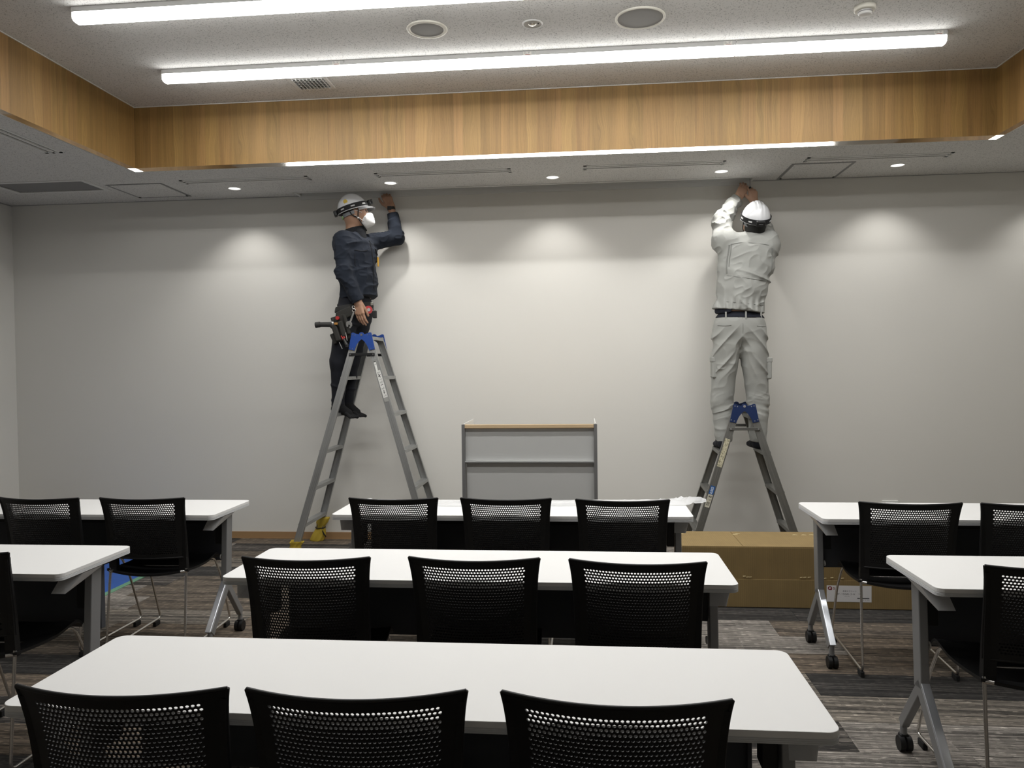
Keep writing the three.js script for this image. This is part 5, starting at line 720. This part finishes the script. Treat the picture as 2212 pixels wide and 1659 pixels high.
  part('yoke_seam', sm([[1.055, 2.115], [1.12, 2.098], [1.20, 2.085], [1.28, 2.075], [1.355, 2.072]], 0.0025), seamM, jm); part('yoke_seam', sm([[1.085, 2.35], [1.16, 2.357], [1.25, 2.352], [1.36, 2.335]], 0.0025), seamM, jm);
  part('hem_seam', [sm([[0.985, 1.935], [1.06, 1.918], [1.15, 1.905], [1.24, 1.893], [1.32, 1.893]], 0.0025)], seamM, jm);
  const colF = cutBy(field([cap([1.232, 2.36, -6.045], [1.25, 2.45, -6.05], 0.105, 0.088, 0)]), [plane([1.24, 2.418, -6.04], [-0.05, 1, 0.35]), plane([1.24, 2.34, -6.04], [0, -1, 0])]);
  part('collar', nets(colF, [1.10, 2.30, -6.20], [1.38, 2.52, -5.90], 0.006, base), pale, jm);
  // trousers
  const tr = field([ell([1.156, 1.735, -5.995], [0.192, 0.15, 0.128], null, 0), cap(hipL, knL, 0.108, 0.080, 0.03), cap(knL, anL, 0.080, 0.062, 0.02), cap(hipR, knR, 0.108, 0.080, 0.03), cap(knR, anR, 0.080, 0.062, 0.02)]);
  const trW = (x, y, z) => { const d = tr(x, y, z); if (Math.abs(d) > 0.035) return d; const s = n3(x * 6, y * 6, z * 5); const kn = Math.exp(-Math.pow((y - 1.13) / 0.085, 2)), th = sst(1.25, 1.45, y) * sst(1.78, 1.6, y); const ax = Math.abs(x - 1.157); return d - 0.010 * kn * (ridge(x * 7, y * 34 + s * 1.5 + Math.abs(x - 1.16) * 14, z * 6) - 0.3) - 0.020 * th * (ridge(ax * 5 + s * 0.5, (y + ax * 1.1) * 11, z * 3) - 0.45) - 0.006 * (ridge(x * 10, y * 12 + 7, z * 8 + s) - 0.4) - 0.006 * sst(1.02, 0.92, y) * (ridge(x * 9, y * 24, z * 8) - 0.4); };
  const tF = cutBy(trW, [plane([1.155, 1.838, -6], [0.02, 1, 0]), plane([1.155, 0.872, -6], [0, -1, -0.15])], 0.008);
  const tm = part('trousers', nets(tF, [0.90, 0.83, -6.20], [1.42, 1.88, -5.82], 0.0064, base), pale, o, 'pale grey cargo trousers');
  const st = (pts, w) => seam(tF, pts, z0, base, w);
  part('pocket_seam', [st([[0.985, 1.745], [1.03, 1.740], [1.075, 1.742]], 0.003)], seamM, tm); part('pocket_seam', [st([[1.262, 1.735], [1.30, 1.730], [1.335, 1.735]], 0.003)], seamM, tm);
  part('centre_seam', [st([[1.158, 1.80], [1.157, 1.72], [1.156, 1.64], [1.155, 1.585]], 0.0022)], seamM, tm);
  for (const [x, y, s, h] of [[0.966, 1.425, -1, 0.15], [1.366, 1.415, 1, 0.155]]) { const g = rbx(0.040, h, 0.10, 0.014, ...rel([x, y, -6.005])); part('cargo_pocket', [g, rbx(0.043, 0.035, 0.104, 0.006, ...rel([x + s * 0.002, y + h / 2 - 0.01, -6.005]))], pale, tm); }
  const belt = part('belt', nets(cutBy((x, y, z) => tr(x, y, z) - 0.0075, [plane([1.155, 1.846, -6], [0.03, 1, 0]), plane([1.155, 1.800, -6], [-0.03, -1, 0])], 0.003), [0.92, 1.77, -6.18], [1.40, 1.88, -5.82], 0.0062, base), fabric(0.008, 0.010, 0.018, 10), o, 'navy webbing belt');
  for (const x of [1.04, 1.18, 1.30]) { let z = -5.8; const f = (q) => tr(x, 1.815, q) - 0.0095; for (let i = 0; i < 60 && f(z) > 0.0003; i++) z -= Math.max(0.0004, f(z) * 0.8); part('belt_loop', rbx(0.012, 0.058, 0.005, 0.0015, ...rel([x, 1.815, z + 0.002])), pale, tm); }
  const shirt = cutBy(field([ell([1.15, 1.86, -6.0], [0.176, 0.08, 0.126], null, 0)]), [plane([1.15, 1.90, -6], [0, 1, 0]), plane([1.15, 1.835, -6], [0, -1, 0]), plane([1.08, 1.85, -6], [1, -0.5, 0])]);
  part('undershirt', nets(shirt, [0.95, 1.80, -6.16], [1.36, 1.92, -5.85], 0.007, base), fabric(0.010, 0.012, 0.022, 11), o, 'dark shirt showing under the jacket hem');
  const sock = (an) => [cap(add3(an, [[0, 1, 0], 0.05]), [an[0], 0.862, an[2] + 0.012], 0.044, 0.042, 0), cap([an[0], 0.848, an[2] + 0.028], [an[0] * 0.98 + 0.02, 0.838, an[2] - 0.15], 0.036, 0.027, 0.02), cap([an[0] - 0.015, 0.842, an[2] - 0.06], [an[0] - 0.03, 0.835, an[2] - 0.165], 0.026, 0.020, 0.02), cap([an[0] + 0.015, 0.842, an[2] - 0.06], [an[0] + 0.025, 0.835, an[2] - 0.165], 0.026, 0.020, 0.02)];
  const flat = plane([0, 0.8115, 0], [0, -1, 0]);
  part('socks', nets(cutBy(field([...sock([1.030, 0.88, -6.0]), ...sock([1.285, 0.885, -6.0])]), [flat], 0.003), [0.92, 0.79, -6.24], [1.40, 0.96, -5.90], 0.0055, base), fabric(0.006, 0.007, 0.012, 12), o, 'dark navy socks');
  helmet(o, H, [0, 0.040, -0.010], { ribs: 1, base, pitch: 0.06 });
  // chin straps
  for (const s of [1, -1]) part('chin_strap', wire([rel(H.at(s * 0.090, 0.03, -0.02)), rel(H.at(s * 0.086, -0.04, -0.005)), rel(H.at(s * 0.05, -0.10, 0.05))], 0.004, 0.02, 6), M.blackSoft, o);
}
// screwdriver held by that man
{
  const o = thing('screwdriver', 'black and red screwdriver held up to the ceiling by the man in pale workwear', 'screwdriver', [1.312, 2.78, -6.345]);
  part('handle', [lathe([[0, 0], [0.008, 0.001], [0.011, 0.008], [0.010, 0.03], [0.012, 0.05], [0.011, 0.07], [0.007, 0.082], [0, 0.084]], 16)], M.black, o);
  part('grip_ring', lathe([[0.0122, 0.030], [0.0135, 0.036], [0.0130, 0.046], [0.0122, 0.05]], 16), std({ color: rgb(0.35, 0.02, 0.02), roughness: 0.5 }), o, 'red grip ring');
  part('shaft', cyl(0.003, 0.003, 0.062, 0, 0.113, 0, 10), M.frameGrey, o);
}
renderer.render(scene, camera);
